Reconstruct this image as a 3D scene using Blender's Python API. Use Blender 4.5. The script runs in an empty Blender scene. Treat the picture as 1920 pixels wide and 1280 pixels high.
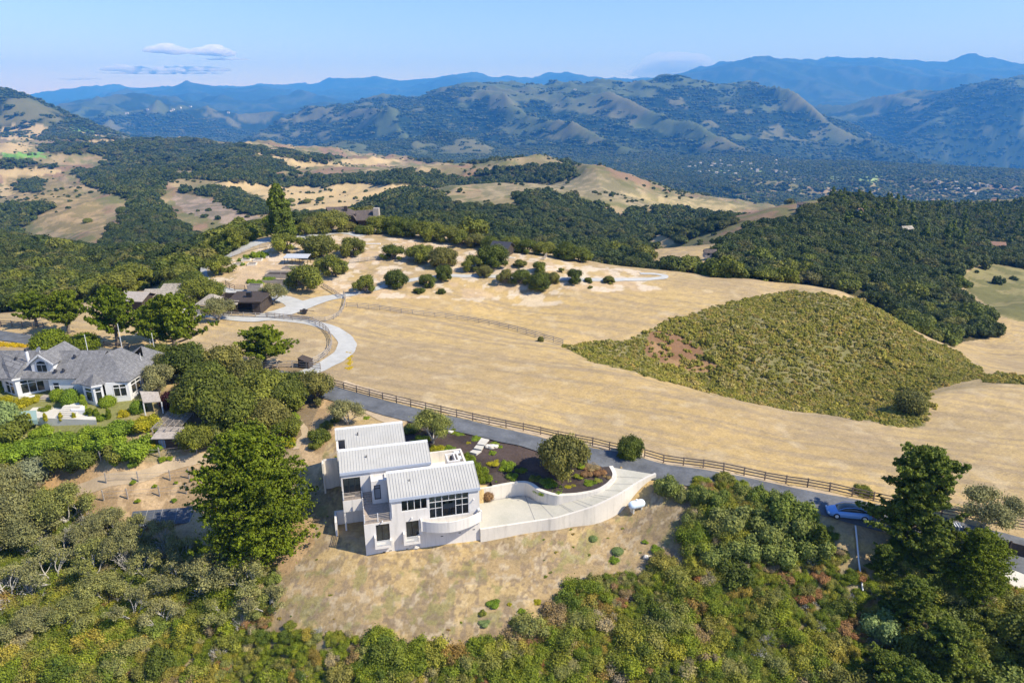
import bpy, bmesh, math, random, numpy as np
from mathutils import Vector, Matrix
from bpy import context
sc = context.scene
# ---------------------------------------------------------------- camera, sky, sun, exposure
PITCH = math.radians(19.0); cP, sP = math.cos(PITCH), math.sin(PITCH); FPX = 1280.0; CZ = 46.0
cam = bpy.data.cameras.new('camera'); cam.sensor_width = 36; cam.lens = 24; cam.clip_start = 0.5; cam.clip_end = 120000
camo = bpy.data.objects.new('camera', cam); sc.collection.objects.link(camo)
camo.location = (0, 0, CZ); camo.rotation_euler = (math.radians(90) - PITCH, 0, 0); sc.camera = camo
SUN_EL = math.radians(46); SUN_AZ = math.radians(-17)          # azimuth measured from +X, counter-clockwise
sdir = Vector((math.cos(SUN_EL) * math.cos(SUN_AZ), math.cos(SUN_EL) * math.sin(SUN_AZ), math.sin(SUN_EL)))
world = bpy.data.worlds.new('World'); sc.world = world; world.use_nodes = True
wn = world.node_tree; bg = wn.nodes['Background']
sky = wn.nodes.new('ShaderNodeTexSky'); sky.sky_type = 'NISHITA'; sky.sun_disc = False
sky.sun_elevation = SUN_EL; sky.sun_rotation = math.pi / 2 - SUN_AZ; sky.altitude = 500
sky.air_density = 1.4; sky.dust_density = 0.0; sky.ozone_density = 10.0
tint = wn.nodes.new('ShaderNodeMix'); tint.data_type = 'RGBA'; tint.blend_type = 'MULTIPLY'; tint.inputs[0].default_value = 1.0; tint.inputs[7].default_value = (1.05, .92, 1.0, 1)
wn.links.new(sky.outputs[0], tint.inputs[6]); wn.links.new(tint.outputs[2], bg.inputs[0]); bg.inputs[1].default_value = 0.13
sl = bpy.data.lights.new('sun', 'SUN'); sl.energy = 5.0; sl.angle = math.radians(0.53); sl.color = (1.0, 0.92, 0.77)
slo = bpy.data.objects.new('sun', sl); sc.collection.objects.link(slo)
slo.rotation_euler = sdir.to_track_quat('Z', 'Y').to_euler()
sc.view_settings.view_transform = 'Standard'; sc.view_settings.look = 'None'
sc.view_settings.exposure = 0.56; sc.view_settings.gamma = 1.0; sc.view_settings.use_curve_mapping = False
sc.render.engine = 'CYCLES'
cy = sc.cycles; cy.max_bounces = 12; cy.diffuse_bounces = 3; cy.glossy_bounces = 3; cy.transmission_bounces = 4
cy.volume_bounces = 12; cy.transparent_max_bounces = 8; cy.use_denoising = True; cy.caustics_reflective = False; cy.caustics_refractive = False
cy.volume_max_steps = 64

# ---------------------------------------------------------------- helpers
def ray(px, py):
    u = (px - 960) / FPX; v = (py - 640) / FPX
    return np.array([u, cP - v * sP, -sP - v * cP])
def proj_arr(x, y, z):
    zr = z - CZ; t = np.maximum(y * cP - zr * sP, 1e-3)
    return 960 + FPX * x / t, 640 - FPX * (y * sP + zr * cP) / t
def smooth(a, b, x):
    t = np.clip((x - a) / (b - a), 0, 1); return t * t * (3 - 2 * t)
def vnoise(x, y, seed=0):
    xi = np.floor(x).astype(np.int64); yi = np.floor(y).astype(np.int64); fx = x - xi; fy = y - yi
    def h(i, j):
        n = (i * 374761393 + j * 668265263 + seed * 974634777) & 0xffffffff
        n = ((n ^ (n >> 13)) * 1274126177) & 0xffffffff
        return ((n ^ (n >> 16)) & 0xffff) / 65535.0
    u = fx * fx * fx * (fx * (fx * 6 - 15) + 10); v = fy * fy * fy * (fy * (fy * 6 - 15) + 10)
    return (h(xi, yi) * (1 - u) + h(xi + 1, yi) * u) * (1 - v) + (h(xi, yi + 1) * (1 - u) + h(xi + 1, yi + 1) * u) * v
def fbm(x, y, oct=4, seed=0, gain=0.5):
    s = 0; a = 1.0; t = 0
    for o in range(oct):
        s = s + a * vnoise(x, y, seed + o); t += a; a *= gain
        x, y = (x * 0.8 - y * 0.6) * 2.03 + 17.3, (x * 0.6 + y * 0.8) * 2.03 - 9.1
    return s / t
def ridged(x, y, oct=4, seed=0, gain=0.5):
    s = 0; a = 1.0; t = 0; w = 1.0
    for o in range(oct):
        n = 1 - np.abs(2 * vnoise(x, y, seed + o) - 1); n = n * n
        s = s + a * n * w; w = np.clip(n * 1.4, 0, 1); t += a; a *= gain
        x, y = (x * 0.8 - y * 0.6) * 2.03 + 7.7, (x * 0.6 + y * 0.8) * 2.03 + 3.1
    return s / t
def inpoly(x, y, poly):
    p = np.asarray(poly, float); n = len(p); r = np.zeros(x.shape, bool)
    bb = (x >= p[:, 0].min()) & (x <= p[:, 0].max()) & (y >= p[:, 1].min()) & (y <= p[:, 1].max())
    if not bb.any(): return r
    xs = x[bb]; ys = y[bb]; c = np.zeros(xs.shape, bool); j = n - 1
    for i in range(n):
        x1, y1 = p[i]; x2, y2 = p[j]
        if y1 != y2: c ^= ((y1 > ys) != (y2 > ys)) & (xs < (x2 - x1) * (ys - y1) / (y2 - y1) + x1)
        j = i
    r[bb] = c; return r
def segdist(x, y, pts, closed=False):
    d = np.full(np.shape(x), 1e9); best = np.zeros(np.shape(x)); acc = 0.0
    n = len(pts) - (0 if closed else 1)
    for i in range(n):
        x1, y1 = pts[i][:2]; x2, y2 = pts[(i + 1) % len(pts)][:2]; dx, dy = x2 - x1, y2 - y1; L2 = dx * dx + dy * dy + 1e-9
        t = np.clip(((x - x1) * dx + (y - y1) * dy) / L2, 0, 1)
        dd = np.hypot(x - x1 - t * dx, y - y1 - t * dy); m = dd < d
        d = np.where(m, dd, d); best = np.where(m, i + t, best)
    return d, best

# ---------------------------------------------------------------- terrain: control heights
# (px, py, z): seen ground with a known height above the house footing
CPZ = """0 1280 -7;480 1280 -6;960 1280 -5.5;1440 1280 -6;1920 1280 -7;-300 1280 -8;2250 1280 -8
0 1180 -5;250 1110 -3.8;600 1180 -2.8;960 1150 -2.6;1300 1100 -1.8;1600 1150 -3.5;1920 1150 -3.6;-300 1000 -5;1600 1060 -.8;1800 1080 -1.4
687 1042 -.15;800 1032 -.35;900 1013 -.35;1000 996 -.1;1100 977 .15;1172 962 .35;1215 925 2.2;640 1000 .6;600 950 1.5;590 880 2.8;620 830 4.2;600 790 5;600 1060 -.8
530 900 1.6;300 900 .6;200 940 -1;370 860 2.4;240 870 2.1;150 860 2;330 838 3.2;60 900 0;0 950 -1.6;300 985 -2.4;100 1010 -3.6;450 1050 -2
200 830 3.6;0 850 3;150 790 5;100 770 5.4;0 745 6.3;230 750 6;270 745 6;300 770 5.4;0 640 6.4;30 605 5.5;300 690 5.6;450 750 5.2;540 695 5.4;-300 750 6;-250 620 6
480 620 4.6;600 640 4.6;650 650 4.2;600 590 4.2;550 570 5;440 590 5;320 580 5.2;200 600 5.5
620 735 5.5;720 765 5.3;900 820 4.8;1000 838 4.5;1100 860 4.1;1225 885 3.6;1300 895 3.3;1500 935 2.6;1620 965 2;1800 1000 .8;1920 1030 0;2200 1090 -1.5
850 880 4;930 870 4.1;925 905 3.0;1000 895 3.0;1060 900 3.1;1130 890 3.5
750 720 4.5;900 780 4.3;1050 830 3.8;1250 870 3;1500 900 2;1700 940 1.2;1900 940 .5;750 640 3;900 700 3;1100 760 2;1400 820 1;1650 850 .3;1850 860 0;1850 760 -1;1750 742 -1.2;1900 725 -1.5;2200 800 -3
1060 652 .6;1200 695 .5;1400 755 0;1600 797 -.6;1735 797 -1.3
1150 662 -2;1300 712 -7;1450 745 -9;1600 768 -9;1700 750 -6
1200 628 -.6;1330 595 .4;1480 549 1;1595 556 -.2;1700 620 -7;1780 670 -11;1840 703 -10
1400 650 -3.2;1500 620 -2.4;1500 700 -7;1600 680 -8;1650 640 -5.6
850 590 1.6;1000 630 .6;950 570 1.2;1100 600 .5;800 560 3;1000 545 3;1200 560 1.6;1350 555 1.2;1300 600 0
700 545 4.6;850 518 5.2;1000 522 5;1245 519 3.1;1250 511 3.3;1400 527 2.5;1500 538 1.9;1590 551 .9;1100 490 4.6;980 465 6.2;900 452 7.4;800 438 8.8;700 431 9.4;600 437 9.4
640 500 6.6;560 540 5.2;450 540 5.6;500 480 8.2;720 480 7.6;850 480 6.3;470 455 9.6;540 438 10;400 500 6.8;380 515 6.2"""
# (px, py, Y): seen ground with a known distance
CPY = """670 411 236;0 585 170;100 562 185;0 540 215;0 500 290;100 470 350;0 445 430;200 470 350;200 520 240;350 462 290;330 500 240;430 450 255;300 540 195;-300 480 350
50 400 800;0 340 1200;200 335 1100;400 362 900;300 430 560;250 385 780;150 440 560;550 382 760;700 352 950;650 374 800;800 395 600;1000 400 560;1000 450 390;900 425 430;1100 470 330;1250 445 480;800 415 430;480 400 620
1090 318 1000;1050 345 860;1200 385 740;1300 402 800;1350 365 1100;1480 388 1000;1300 440 560;1200 425 640;950 350 900;850 345 1000
1300 500 265;1400 500 270;1500 500 285;1600 500 300;1700 560 258;1600 540 250;1800 610 222;1750 500 320;1850 480 390;1900 560 275;1500 430 390;1400 455 345;1600 400 440;1560 372 490;1700 390 540;1900 400 620;1800 440 470;1850 660 195;1900 620 214;1880 580 245;2200 500 400
0 310 1350;100 295 1500;300 300 1400;500 305 1400;600 310 1350;800 325 1200;1050 312 1150;950 318 1200;250 275 1900;380 268 1900;100 262 2200;0 270 2000;480 280 1800;620 293 1750;700 300 1900;0 235 2600;-300 260 2000
850 304 2600;750 296 3000;1000 300 3000;1150 325 2500;1300 350 2250;1450 360 2150;1600 345 2450;1750 358 2250;1900 372 2050;1000 290 3300;2200 370 2200
600 283 4200;450 268 4700;350 258 5000;800 270 3900;1600 300 3100;1750 310 3000;1900 320 2800"""
# ridge lines and valleys given as (px, py) runs at one distance
RUN = [
 (2700, "-300 175;-100 182;0 187;60 200;120 224;180 247;230 262"),
 (15000, "-400 200;-150 205;45 191;110 181;210 168;270 158;330 153;400 159;450 164;500 161;560 166;600 162;650 164;700 160;740 165;790 157;825 168;860 152;890 143;920 146;960 151;1010 146;1060 150;1082 157;1110 148;1150 144;1175 150;1205 148"),
 (11500, "1275 158;1320 146;1360 131;1385 127;1430 130;1480 131;1540 136;1600 135;1680 135;1760 137;1840 132;1880 130;1920 133;2250 126"),
 (8500, "-300 210;60 193;150 187;260 191;330 196;380 205;440 213;520 206;600 192;680 188;760 196"),
 (6200, "120 235;200 222;300 207;350 207;400 222;450 236"),
 (6800, "1490 218;1580 206;1640 187;1700 172;1780 166;1860 160;1920 163;2250 160"),
 (5300, "420 262;480 250;560 224;620 208;700 196;760 182;830 176;900 172;980 174;1050 176;1080 172;1120 168;1160 170;1200 163;1240 143;1270 140;1330 149;1400 158;1440 166;1480 178;1520 205;1560 222;1620 243;1700 262;1800 284;1900 300"),
 (4300, "700 232;850 222;1000 228;1130 212;1250 222;1400 232;1500 255;1600 272;1700 290"),
 (3500, "700 262;850 262;1000 262;1150 270;1300 282;1450 296;1580 302;1700 312;1800 320"),
 (5400, "1620 272;1750 235;1900 225;2200 222"),
]
# hidden ground (px at that distance, Y, z)
HID = """700 330 -18;1000 270 -20;1250 240 -18;1450 225 -20;1600 215 -20;540 300 -8;850 300 -22
60 560 -75;300 440 -60;700 520 -70;1100 440 -70;1750 255 -30
1600 700 -60;1900 900 -80;1350 700 -70;1750 1100 -150;1500 1500 -190;1200 1500 -150;1000 1600 -140
150 3600 -140;300 3300 -150;-100 4200 -100;600 6800 -20;900 7200 60;1250 7200 80;1450 8200 60;1700 8600 60;1900 8800 100;300 11500 120;700 11500 150;1000 11500 150
0 38 -12;960 36 -12;1920 38 -12;960 18 -30;-600 20 -30;2500 20 -30;0 30000 0;960 30000 0;1900 30000 0;960 44000 0"""
def slope_a(px, py): d = ray(px, py); return d[0] / d[1], d[2] / d[1]
C = []
for s in CPZ.replace('\n', ';').split(';'):
    px, py, z = map(float, s.split()); a, s_ = slope_a(px, py); Y = (z - CZ) / s_; C.append((a, math.log(Y), z / Y))
for s in CPY.replace('\n', ';').split(';'):
    px, py, Y = map(float, s.split()); a, s_ = slope_a(px, py); C.append((a, math.log(Y), (s_ * Y + CZ) / Y))
for Y, r in RUN:
    pts = [tuple(map(float, q.split())) for q in r.split(';')]
    for px, py in pts:
        a, s_ = slope_a(px, py); C.append((a, math.log(Y), (s_ * Y + CZ) / Y))
for s in HID.replace('\n', ';').split(';'):
    px, Y, z = map(float, s.split())
    t = Y * cP - (z - CZ) * sP; C.append(((px - 960) / FPX * t / Y, math.log(Y), z / Y))
C = np.array(C)
def tps(r2): return 0.5 * r2 * np.log(r2 + 1e-12)
n = len(C); D2 = (C[:, None, 0] - C[None, :, 0]) ** 2 + (C[:, None, 1] - C[None, :, 1]) ** 2
A = np.zeros((n + 3, n + 3)); A[:n, :n] = tps(D2) + np.eye(n) * 2e-5
A[:n, n] = 1; A[:n, n + 1] = C[:, 0]; A[:n, n + 2] = C[:, 1]; A[n:, :n] = A[:n, n:].T
W = np.linalg.solve(A, np.concatenate([C[:, 2], np.zeros(3)]))
def rbf(a, l):
    out = np.empty(a.shape); fa = a.ravel(); fl = l.ravel(); fo = out.ravel()
    for i in range(0, len(fa), 20000):
        r2 = (fa[i:i + 20000, None] - C[None, :, 0]) ** 2 + (fl[i:i + 20000, None] - C[None, :, 1]) ** 2
        fo[i:i + 20000] = tps(r2) @ W[:n] + W[n] + W[n + 1] * fa[i:i + 20000] + W[n + 2] * fl[i:i + 20000]
    return fo.reshape(a.shape)
NA = 920; A0, A1 = -1.28, 1.28
L0, L1, L2 = math.log(14), math.log(280), math.log(19500); R1, R2 = 660, 620
rows = np.concatenate([np.linspace(L0, L1, R1, endpoint=False), np.linspace(L1, L2, R2)])
NR = len(rows); cols = np.linspace(A0, A1, NA)
ca = np.linspace(A0 - .02, A1 + .02, 230); cl = np.linspace(L0 - .1, L2 + .1, 420)
G = rbf(*np.meshgrid(ca, cl))
def catmull(Gm, src0, dsrc, q, axis):
    Gm = np.moveaxis(Gm, axis, 0); f = (q - src0) / dsrc; i = np.clip(np.floor(f).astype(int), 1, Gm.shape[0] - 3); t = (f - i)[:, None]
    p0, p1, p2, p3 = Gm[i - 1], Gm[i], Gm[i + 1], Gm[i + 2]
    r = .5 * (2 * p1 + (p2 - p0) * t + (2 * p0 - 5 * p1 + 4 * p2 - p3) * t * t + (3 * p1 - p0 - 3 * p2 + p3) * t ** 3)
    return np.moveaxis(r, 0, axis)
G = catmull(G, cl[0], cl[1] - cl[0], rows, 0); G = catmull(G, ca[0], ca[1] - ca[0], cols, 1)
Yg = np.exp(rows)[:, None] * np.ones((1, NA)); Xg = cols[None, :] * Yg; Zg = G * Yg
# relief: spurs and gullies grow with distance
wx = Xg + 60 * (fbm(Xg / 400, Yg / 400, 3, 5) - .5); wy = Yg + 60 * (fbm(Xg / 400 + 9, Yg / 400, 3, 6) - .5)
mid = smooth(420, 1100, Yg) * (1 - smooth(2300, 2800, Yg))
far = smooth(2900, 3900, Yg)
vfar = smooth(6000, 9000, Yg)
rid = ridged((wx * .85 + wy * .5) / 620, (wy * .85 - wx * .5) / 1500, 5, 11); rid2 = ridged(wx / 2600, wy / 3000, 5, 21)
gul = fbm(wx / 90, wy / 90, 4, 31)
ridm = ridged(wx / 260, wy / 300, 4, 41)
Zg = Zg + mid * ((ridm - .42) * 44 + (gul - .5) * 14) + far * (1 - .5 * vfar) * ((rid - .42) * 165) + vfar * (rid2 - .38) * 330 + far * ((gul - .5) * 14 + (ridm - .4) * 30 * (1 - vfar))
nearamp = (1 - smooth(120, 300, Yg))
Zg = Zg + (fbm(Xg / 7, Yg / 7, 4, 51) - .5) * (.28 * nearamp + 1.2 * (1 - nearamp) * (1 - far))
_px, _py = proj_arr(Xg, Yg, Zg); _rv = [(1070, 655), (1170, 648), (1330, 585), (1480, 552), (1600, 566), (1720, 625), (1830, 705), (1742, 735), (1730, 790), (1600, 785), (1480, 765), (1300, 722)]
_m = inpoly(_px, _py, _rv) & (Yg > 96) & (Yg < 180); _d = np.zeros(Yg.shape); _d[_m] = segdist(_px[_m], _py[_m], _rv, True)[0]
Zg = Zg + smooth(4, 34, _d) * ((ridged((Xg * .9 + Yg * .44) / 13 + .6 * fbm(Xg / 9, Yg / 9, 2, 97), (Yg * .9 - Xg * .44) / 46, 3, 98) - .45) * 1.1)
ZR = Zg.copy()
def gidx(x, y):
    l = np.log(np.maximum(y, 14.01)); a = np.clip(x / np.maximum(y, 14.01), A0 + 1e-6, A1 - 1e-6)
    ci = (a - A0) / (A1 - A0) * (NA - 1)
    ri = np.where(l < L1, (l - L0) / (L1 - L0) * R1, R1 + (l - L1) / (L2 - L1) * (R2 - 1))
    return np.clip(ri, 0, NR - 1.001), np.clip(ci, 0, NA - 1.001)
def H(x, y, Zq=None):
    Zq = Zg if Zq is None else Zq
    ri, ci = gidx(np.asarray(x, float), np.asarray(y, float)); i = ri.astype(int); j = ci.astype(int); f = ri - i; g = ci - j
    return (Zq[i, j] * (1 - g) + Zq[i, j + 1] * g) * (1 - f) + (Zq[i + 1, j] * (1 - g) + Zq[i + 1, j + 1] * g) * f
def P(px, py, ymin=30.0, lift=0.0):
    """the ground point seen at a pixel of the photograph"""
    d = ray(px, py); t = ymin / d[1]; step = 1.0; prev = t
    while t < 60000:
        p = d * t
        if p[2] + CZ < H(p[0], p[1]) + lift:
            a, b = prev, t
            for _ in range(24):
                m = (a + b) / 2; q = d * m
                if q[2] + CZ < H(q[0], q[1]) + lift: b = m
                else: a = m
            q = d * b; return Vector((q[0], q[1], float(H(q[0], q[1]))))
        prev = t; t += max(.4, t * .006)
    q = d * 3000; return Vector((q[0], q[1], float(H(q[0], q[1]))))
def PP(s, ymin=30.0):
    return [P(*map(float, q.split()), ymin=ymin) for q in s.split(';')]
# ---------------------------------------------------------------- ground cover, painted where it really lies
jx = (fbm(Xg / 9, Yg / 9, 3, 61) - .5); jy = (fbm(Xg / 9 + 40, Yg / 9, 3, 62) - .5)
PXg, PYg = proj_arr(Xg, Yg, ZR)
jam = np.where(Yg > 300, 8.0, 7.0)
jx2 = fbm(Xg / (Yg * .02), Yg / (Yg[:] * .0 + 18), 3, 63) - .5
PJX = PXg + jam * 2 * jx + smooth(300, 900, Yg) * 16 * jx2; PJY = PYg + jam * jy
def pl(s): return [tuple(map(float, q.split())) for q in s.split(';')]
def mask(s, y0=0, y1=1e9, exact=False):
    m = inpoly(PXg if exact else PJX, PYg if exact else PJY, pl(s)); return m & (Yg >= y0) & (Yg <= y1)
FOREST = [  # forest outlines: (polygon in the photograph, nearest, farthest)
 ("-400 600;-400 440;60 438;150 448;200 462;330 455;400 428;480 408;515 402;512 430;440 468;398 490;362 525;345 560;240 572;180 592;60 588;0 592", 165, 560),
 ("515 400;560 392;640 390;700 372;760 348;800 352;860 372;930 378;1000 385;1060 360;1120 380;1180 420;1235 440;1205 468;1330 485;1330 522;1240 512;1110 497;1000 470;900 452;860 440;800 428;740 415;600 425;540 430", 215, 1000),
 ("1290 525;1330 490;1330 460;1400 420;1480 395;1540 368;1600 352;1720 368;1800 385;1920 372;2400 372;2400 520;1920 505;1850 492;1800 505;1790 525;1835 565;1872 600;1865 632;1790 642;1790 668;1720 640;1640 576;1600 556;1500 535;1400 525", 180, 1100),
 ("138 318;200 303;290 310;310 335;300 372;325 400;370 430;430 450;400 475;180 475;195 440;245 390;230 370;160 345", 350, 1600),
 ("345 350;440 350;480 368;522 395;480 405;440 392;400 372;345 360", 500, 1400),
 ("280 308;340 320;480 316;620 328;770 313;780 345;650 345;600 352;560 350;400 338;310 335", 700, 1600),
 ("-300 395;30 380;80 375;110 385;60 410;40 430;105 440;120 470;-300 445", 400, 1100),
 ("32 335;75 330;78 362;35 360", 700, 1500), ("940 365;1010 352;1100 372;1150 392;1235 425;1210 470;1100 440;1000 400", 380, 900),
 ("60 285;100 265;270 262;370 258;430 272;530 303;562 322;400 320;250 310;170 290", 1100, 2500),
 ("-300 290;60 295;120 315;-300 312", 1000, 2400), ("370 268;440 266;530 280;650 293;600 308;500 290", 1100, 2500),
 ("680 335;780 318;870 328;930 308;1060 306;1098 325;1040 345;960 345;880 372;800 350;700 345", 800, 1500),
 ("100 232;250 240;330 262;60 262", 1600, 2600), ("1180 382;1290 388;1400 400;1440 410;1400 440;1300 470;1240 440;1170 415", 450, 950),
 ("740 300;830 292;1000 296;1100 300;1250 322;1400 345;1500 350;1400 360;1290 372;1150 338;1090 318;1000 312", 1150, 2600),
 ("1400 372;1450 362;1540 372;1480 385", 800, 1400), ("360 290;420 300;480 318;340 318", 900, 1700),
]
CHAP = [("1052 650;1100 643;1170 640;1250 605;1330 575;1400 560;1480 545;1540 548;1600 558;1650 572;1730 636;1790 655;1852 708;1800 716;1742 735;1737 797;1690 800;1640 790;1560 778;1480 770;1390 750;1300 728;1200 702;1120 680", 96, 190),
        ("1840 706;1880 702;1920 706;2100 712;2100 724;1920 722;1850 718", 96, 190)]
BRUSHS = ["-400 1500;-400 1150;0 1165;150 1180;330 1175;500 1180;540 1190;640 1178;700 1200;760 1225;860 1220;960 1215;980 1190;1060 1140;1090 1100;1160 1080;1230 1060;1300 1090;1290 1020;1310 960;1300 900;1380 905;1500 955;1560 990;1640 1100;1600 1180;1600 1500",
          "1600 1500;1600 1180;1640 1100;1680 1010;1780 1040;1800 1100;1860 1110;2300 1150;2300 1500",
          "-400 880;0 880;60 905;90 930;180 960;240 1000;330 1030;480 1030;520 1080;505 1180;300 1190;-400 1170"]
fN = fbm(Xg / 22, Yg / 22, 4, 71); fM = fbm(Xg / 3.1, Yg / 3.1, 4, 72); fL = fbm(Xg / 120, Yg / 120, 4, 73)
ct, st = math.cos(-.32), math.sin(-.32)
stk = fbm((Xg * ct + Yg * st + 6 * fbm(Xg / 30, Yg / 30, 2, 70)) / 26, (-Xg * st + Yg * ct + 5 * fbm(Xg / 30, Yg / 30, 2, 69)) / 1.0, 4, 74)
def mix(c1, c2, t): return np.asarray(c1) * (1 - t[..., None]) + np.asarray(c2) * t[..., None]
tan = mix((.43, .315, .15), (.355, .265, .145), smooth(.35, .65, fN))
tan = mix(tan, (.49, .34, .13), smooth(.52, .75, fL) * .55)
tan = mix(tan, (.30, .23, .14), smooth(.50, .64, stk) * .8)
tan = mix(tan, (.33, .25, .155), smooth(.56, .66, fbm(Xg / 1.4, Yg / 1.4, 4, 68)) * .5)
tan = mix(tan, (.48, .38, .235), smooth(.62, .8, fM) * .5)
col = tan
midm = smooth(290, 420, Yg)
scrub = mix((.20, .165, .085), (.30, .23, .13), smooth(.35, .65, fbm(Xg / 45, Yg / 45, 4, 75)))
scrub = mix(scrub, (.22, .13, .09), smooth(.52, .66, fbm(Xg / 70, Yg / 70, 4, 76)) * .7)
scrub = mix(scrub, (.12, .13, .05), smooth(.50, .62, fbm(Xg / 18, Yg / 18, 4, 86)) * .75)
col = mix(col, scrub, midm)
# mountains: forest in the gullies, dry grass on the spurs
fa = smooth(2350, 2700, Yg)
fm = fbm(Xg / 150, Yg / 150, 5, 77); fmask = smooth(.43, .5, fm * .75 + (0.62 - rid) * .55 + .045 - .10 * smooth(9000, 6000, Yg) * smooth(700, 1300, PXg) * (PYg < 285))
dry = mix((.085, .105, .045), (.13, .125, .060), smooth(.4, .62, fbm(Xg / 500, Yg / 500, 4, 78)))
mtn = mix(dry, (.014, .028, .014), np.clip(fmask, 0, 1)); mtn = mix(mtn, (.03, .05, .03), smooth(5800, 8000, Yg) * .75)
vf = (1 - smooth(15, 60, Zg + 195 + 20 * jx)) * (Yg > 1500)
mtn = mix(mtn, mix((.025, .04, .018), (.06, .075, .035), smooth(.5, .7, fbm(Xg / 60, Yg / 60, 3, 79))), np.clip(vf, 0, 1))
col = mix(col, mtn, fa)
def paint(m, c, a=1.0):
    col[m] = col[m] * (1 - a) + np.asarray(c) * a
def paintn(m, c1, c2, nz):
    t = nz[m][:, None]; col[m] = np.asarray(c1) * (1 - t) + np.asarray(c2) * t
n1 = smooth(.35, .65, fN); n2 = smooth(.35, .65, fM)
GOLD = (.43, .325, .17)
for s, y0, y1 in [("400 338;540 348;650 343;750 338;800 350;790 365;720 372;660 387;560 394;480 366;400 346", 500, 1300),
                  ("-300 312;60 312;118 322;60 332;-300 332", 900, 1900), ("0 345;60 335;60 360;0 372", 700, 1400),
                  ("420 280;470 278;540 290;620 305;660 312;560 312;500 300", 1100, 2600), ("640 300;700 296;760 300;700 310;640 308", 1400, 2600),
                  ("0 240;60 232;160 250;240 262;330 268;260 270;120 262;0 262", 1700, 2700), ("-300 262;60 268;50 285;-300 290", 1300, 2300),
                  ("1210 400;1290 425;1310 445;1220 466;1205 462", 420, 900), ("60 405;110 345;125 380;90 410", 600, 1300)]:
    paintn(mask(s, y0, y1), GOLD, (.42, .31, .16), n1)
for s, y0, y1, c in [("320 375;335 358;400 378;480 402;500 412;430 418;350 400", 400, 1200, (.26, .20, .15)), ("270 290;300 282;370 290;375 312;300 305", 900, 1900, (.24, .19, .16)),
                     ("65 400;110 380;190 405;170 420;110 412", 500, 1200, (.30, .17, .13)), ("0 330;100 330;190 380;200 430;120 440;60 420", 400, 1300, (.30, .22, .11)),
                     ("880 335;960 345;1040 340;1110 322;1180 350;1300 378;1380 392;1290 398;1180 385;1100 372;1000 352;920 378", 600, 1300, (.27, .22, .13)),
                     ("1170 362;1300 372;1400 385;1350 400;1230 388", 600, 1300, (.34, .27, .14)), ("1300 372;1420 345;1540 350;1500 372;1400 368", 900, 2000, (.24, .20, .13)),
                     ("1560 330;1650 328;1640 345;1540 340", 1800, 3200, (.30, .38, .15)), ("1680 350;1760 352;1740 362", 1200, 2400, (.4, .34, .18)),
                     ("1790 522;1850 492;1920 505;2300 520;2300 612;1920 606;1870 590;1835 562", 225, 420, (.20, .18, .075)),
                     ("0 288;80 285;90 296;0 298", 1100, 2200, (.14, .30, .07)), ("120 238;280 246;250 252;130 246", 1700, 2700, (.16, .30, .08)), ("1330 318;1440 320;1380 332", 2000, 3200, (.22, .3, .12))]:
    m = mask(s, y0, y1); paint(m, c, .85); fT = fbm(Xg / 12, Yg / 12, 5, 87); paint(m & (fT > .50), np.array(c) * (.60, .68, .60), .7); paint(m & (fT < .36), np.array(c) * 1.25, .6)
forest_m = np.zeros(Yg.shape, bool)
HPX = 6900 / Yg
for s, y0, y1 in FOREST: forest_m |= mask(s, y0, y1) & inpoly(PJX, PJY - HPX, pl(s))
paintn(forest_m, (.05, .05, .022), (.09, .075, .035), n2)
chap_m = np.zeros(Yg.shape, bool)
for s, y0, y1 in CHAP: chap_m |= mask(s, y0, y1)
paintn(chap_m, (.15, .145, .055), (.22, .19, .09), n2)
brown_m = mask("1205 655;1222 620;1262 622;1315 652;1352 696;1300 700;1218 672", 96, 178); paintn(brown_m, (.20, .115, .065), (.27, .17, .09), n2)
brush_m = np.zeros(Yg.shape, bool)
for s in BRUSHS: brush_m |= mask(s, 20, 95)
paintn(brush_m, (.20, .17, .09), (.28, .24, .16), n2)
paint(brush_m & (fbm(Xg / 2.2, Yg / 2.2, 3, 81) > .6), (.28, .19, .08), .4)
slope_m = mask("500 1200;520 1080;560 1020;590 880;600 790;640 760;640 820;630 1000;687 1045;900 1015;1180 962;1240 900;1310 900;1320 1000;1290 1070;1160 1085;1060 1150;960 1220;700 1210", 40, 100)
paintn(slope_m, (.33, .24, .125), (.25, .19, .105), n2)
paint(slope_m & (fbm(Xg / .7, Yg / .7, 3, 82) > .60), (.40, .33, .23), .6); paint(slope_m & (fbm(Xg / 4, Yg / 4, 4, 83) > .56) & (fM > .45), (.50, .36, .16), .45)
paint(slope_m & (fbm(Xg / 1.6, Yg / 1.6, 4, 84) > .64), (.20, .19, .07), .6)
paint(slope_m & (fbm(Xg / .6, Yg / .6, 2, 85) > .64), (.20, .15, .10), .7)
orange = mask("400 1000;440 860;330 830;200 870;0 900;0 1000;240 980", 55, 110) | mask("590 900;560 840;570 760;640 730;650 790;615 830", 70, 120) | mask("500 1070;545 990;590 960;590 1020;540 1080", 50, 80)
paintn(orange, (.42, .27, .13), (.46, .33, .19), n1); paint(orange & (fM > .57), (.25, .17, .09), .6)
mulch_m = mask("756 800;768 788;830 800;905 815;990 836;1060 850;1130 862;1150 880;1148 905;1120 922;1040 945;1006 934;1000 904;925 911;900 905;870 850;800 846;760 830", 55, 110)
paintn(mulch_m, (.075, .055, .048), (.045, .034, .030), n2)
yard = mask("0 700;280 690;330 770;340 860;230 870;0 870", 60, 125); paintn(yard, (.20, .20, .07), (.30, .24, .13), n1)
under = mask("280 740;420 700;560 680;620 700;600 760;560 840;480 860;330 830", 60, 140); paintn(under, (.26, .19, .11), (.20, .15, .09), n2)
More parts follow.
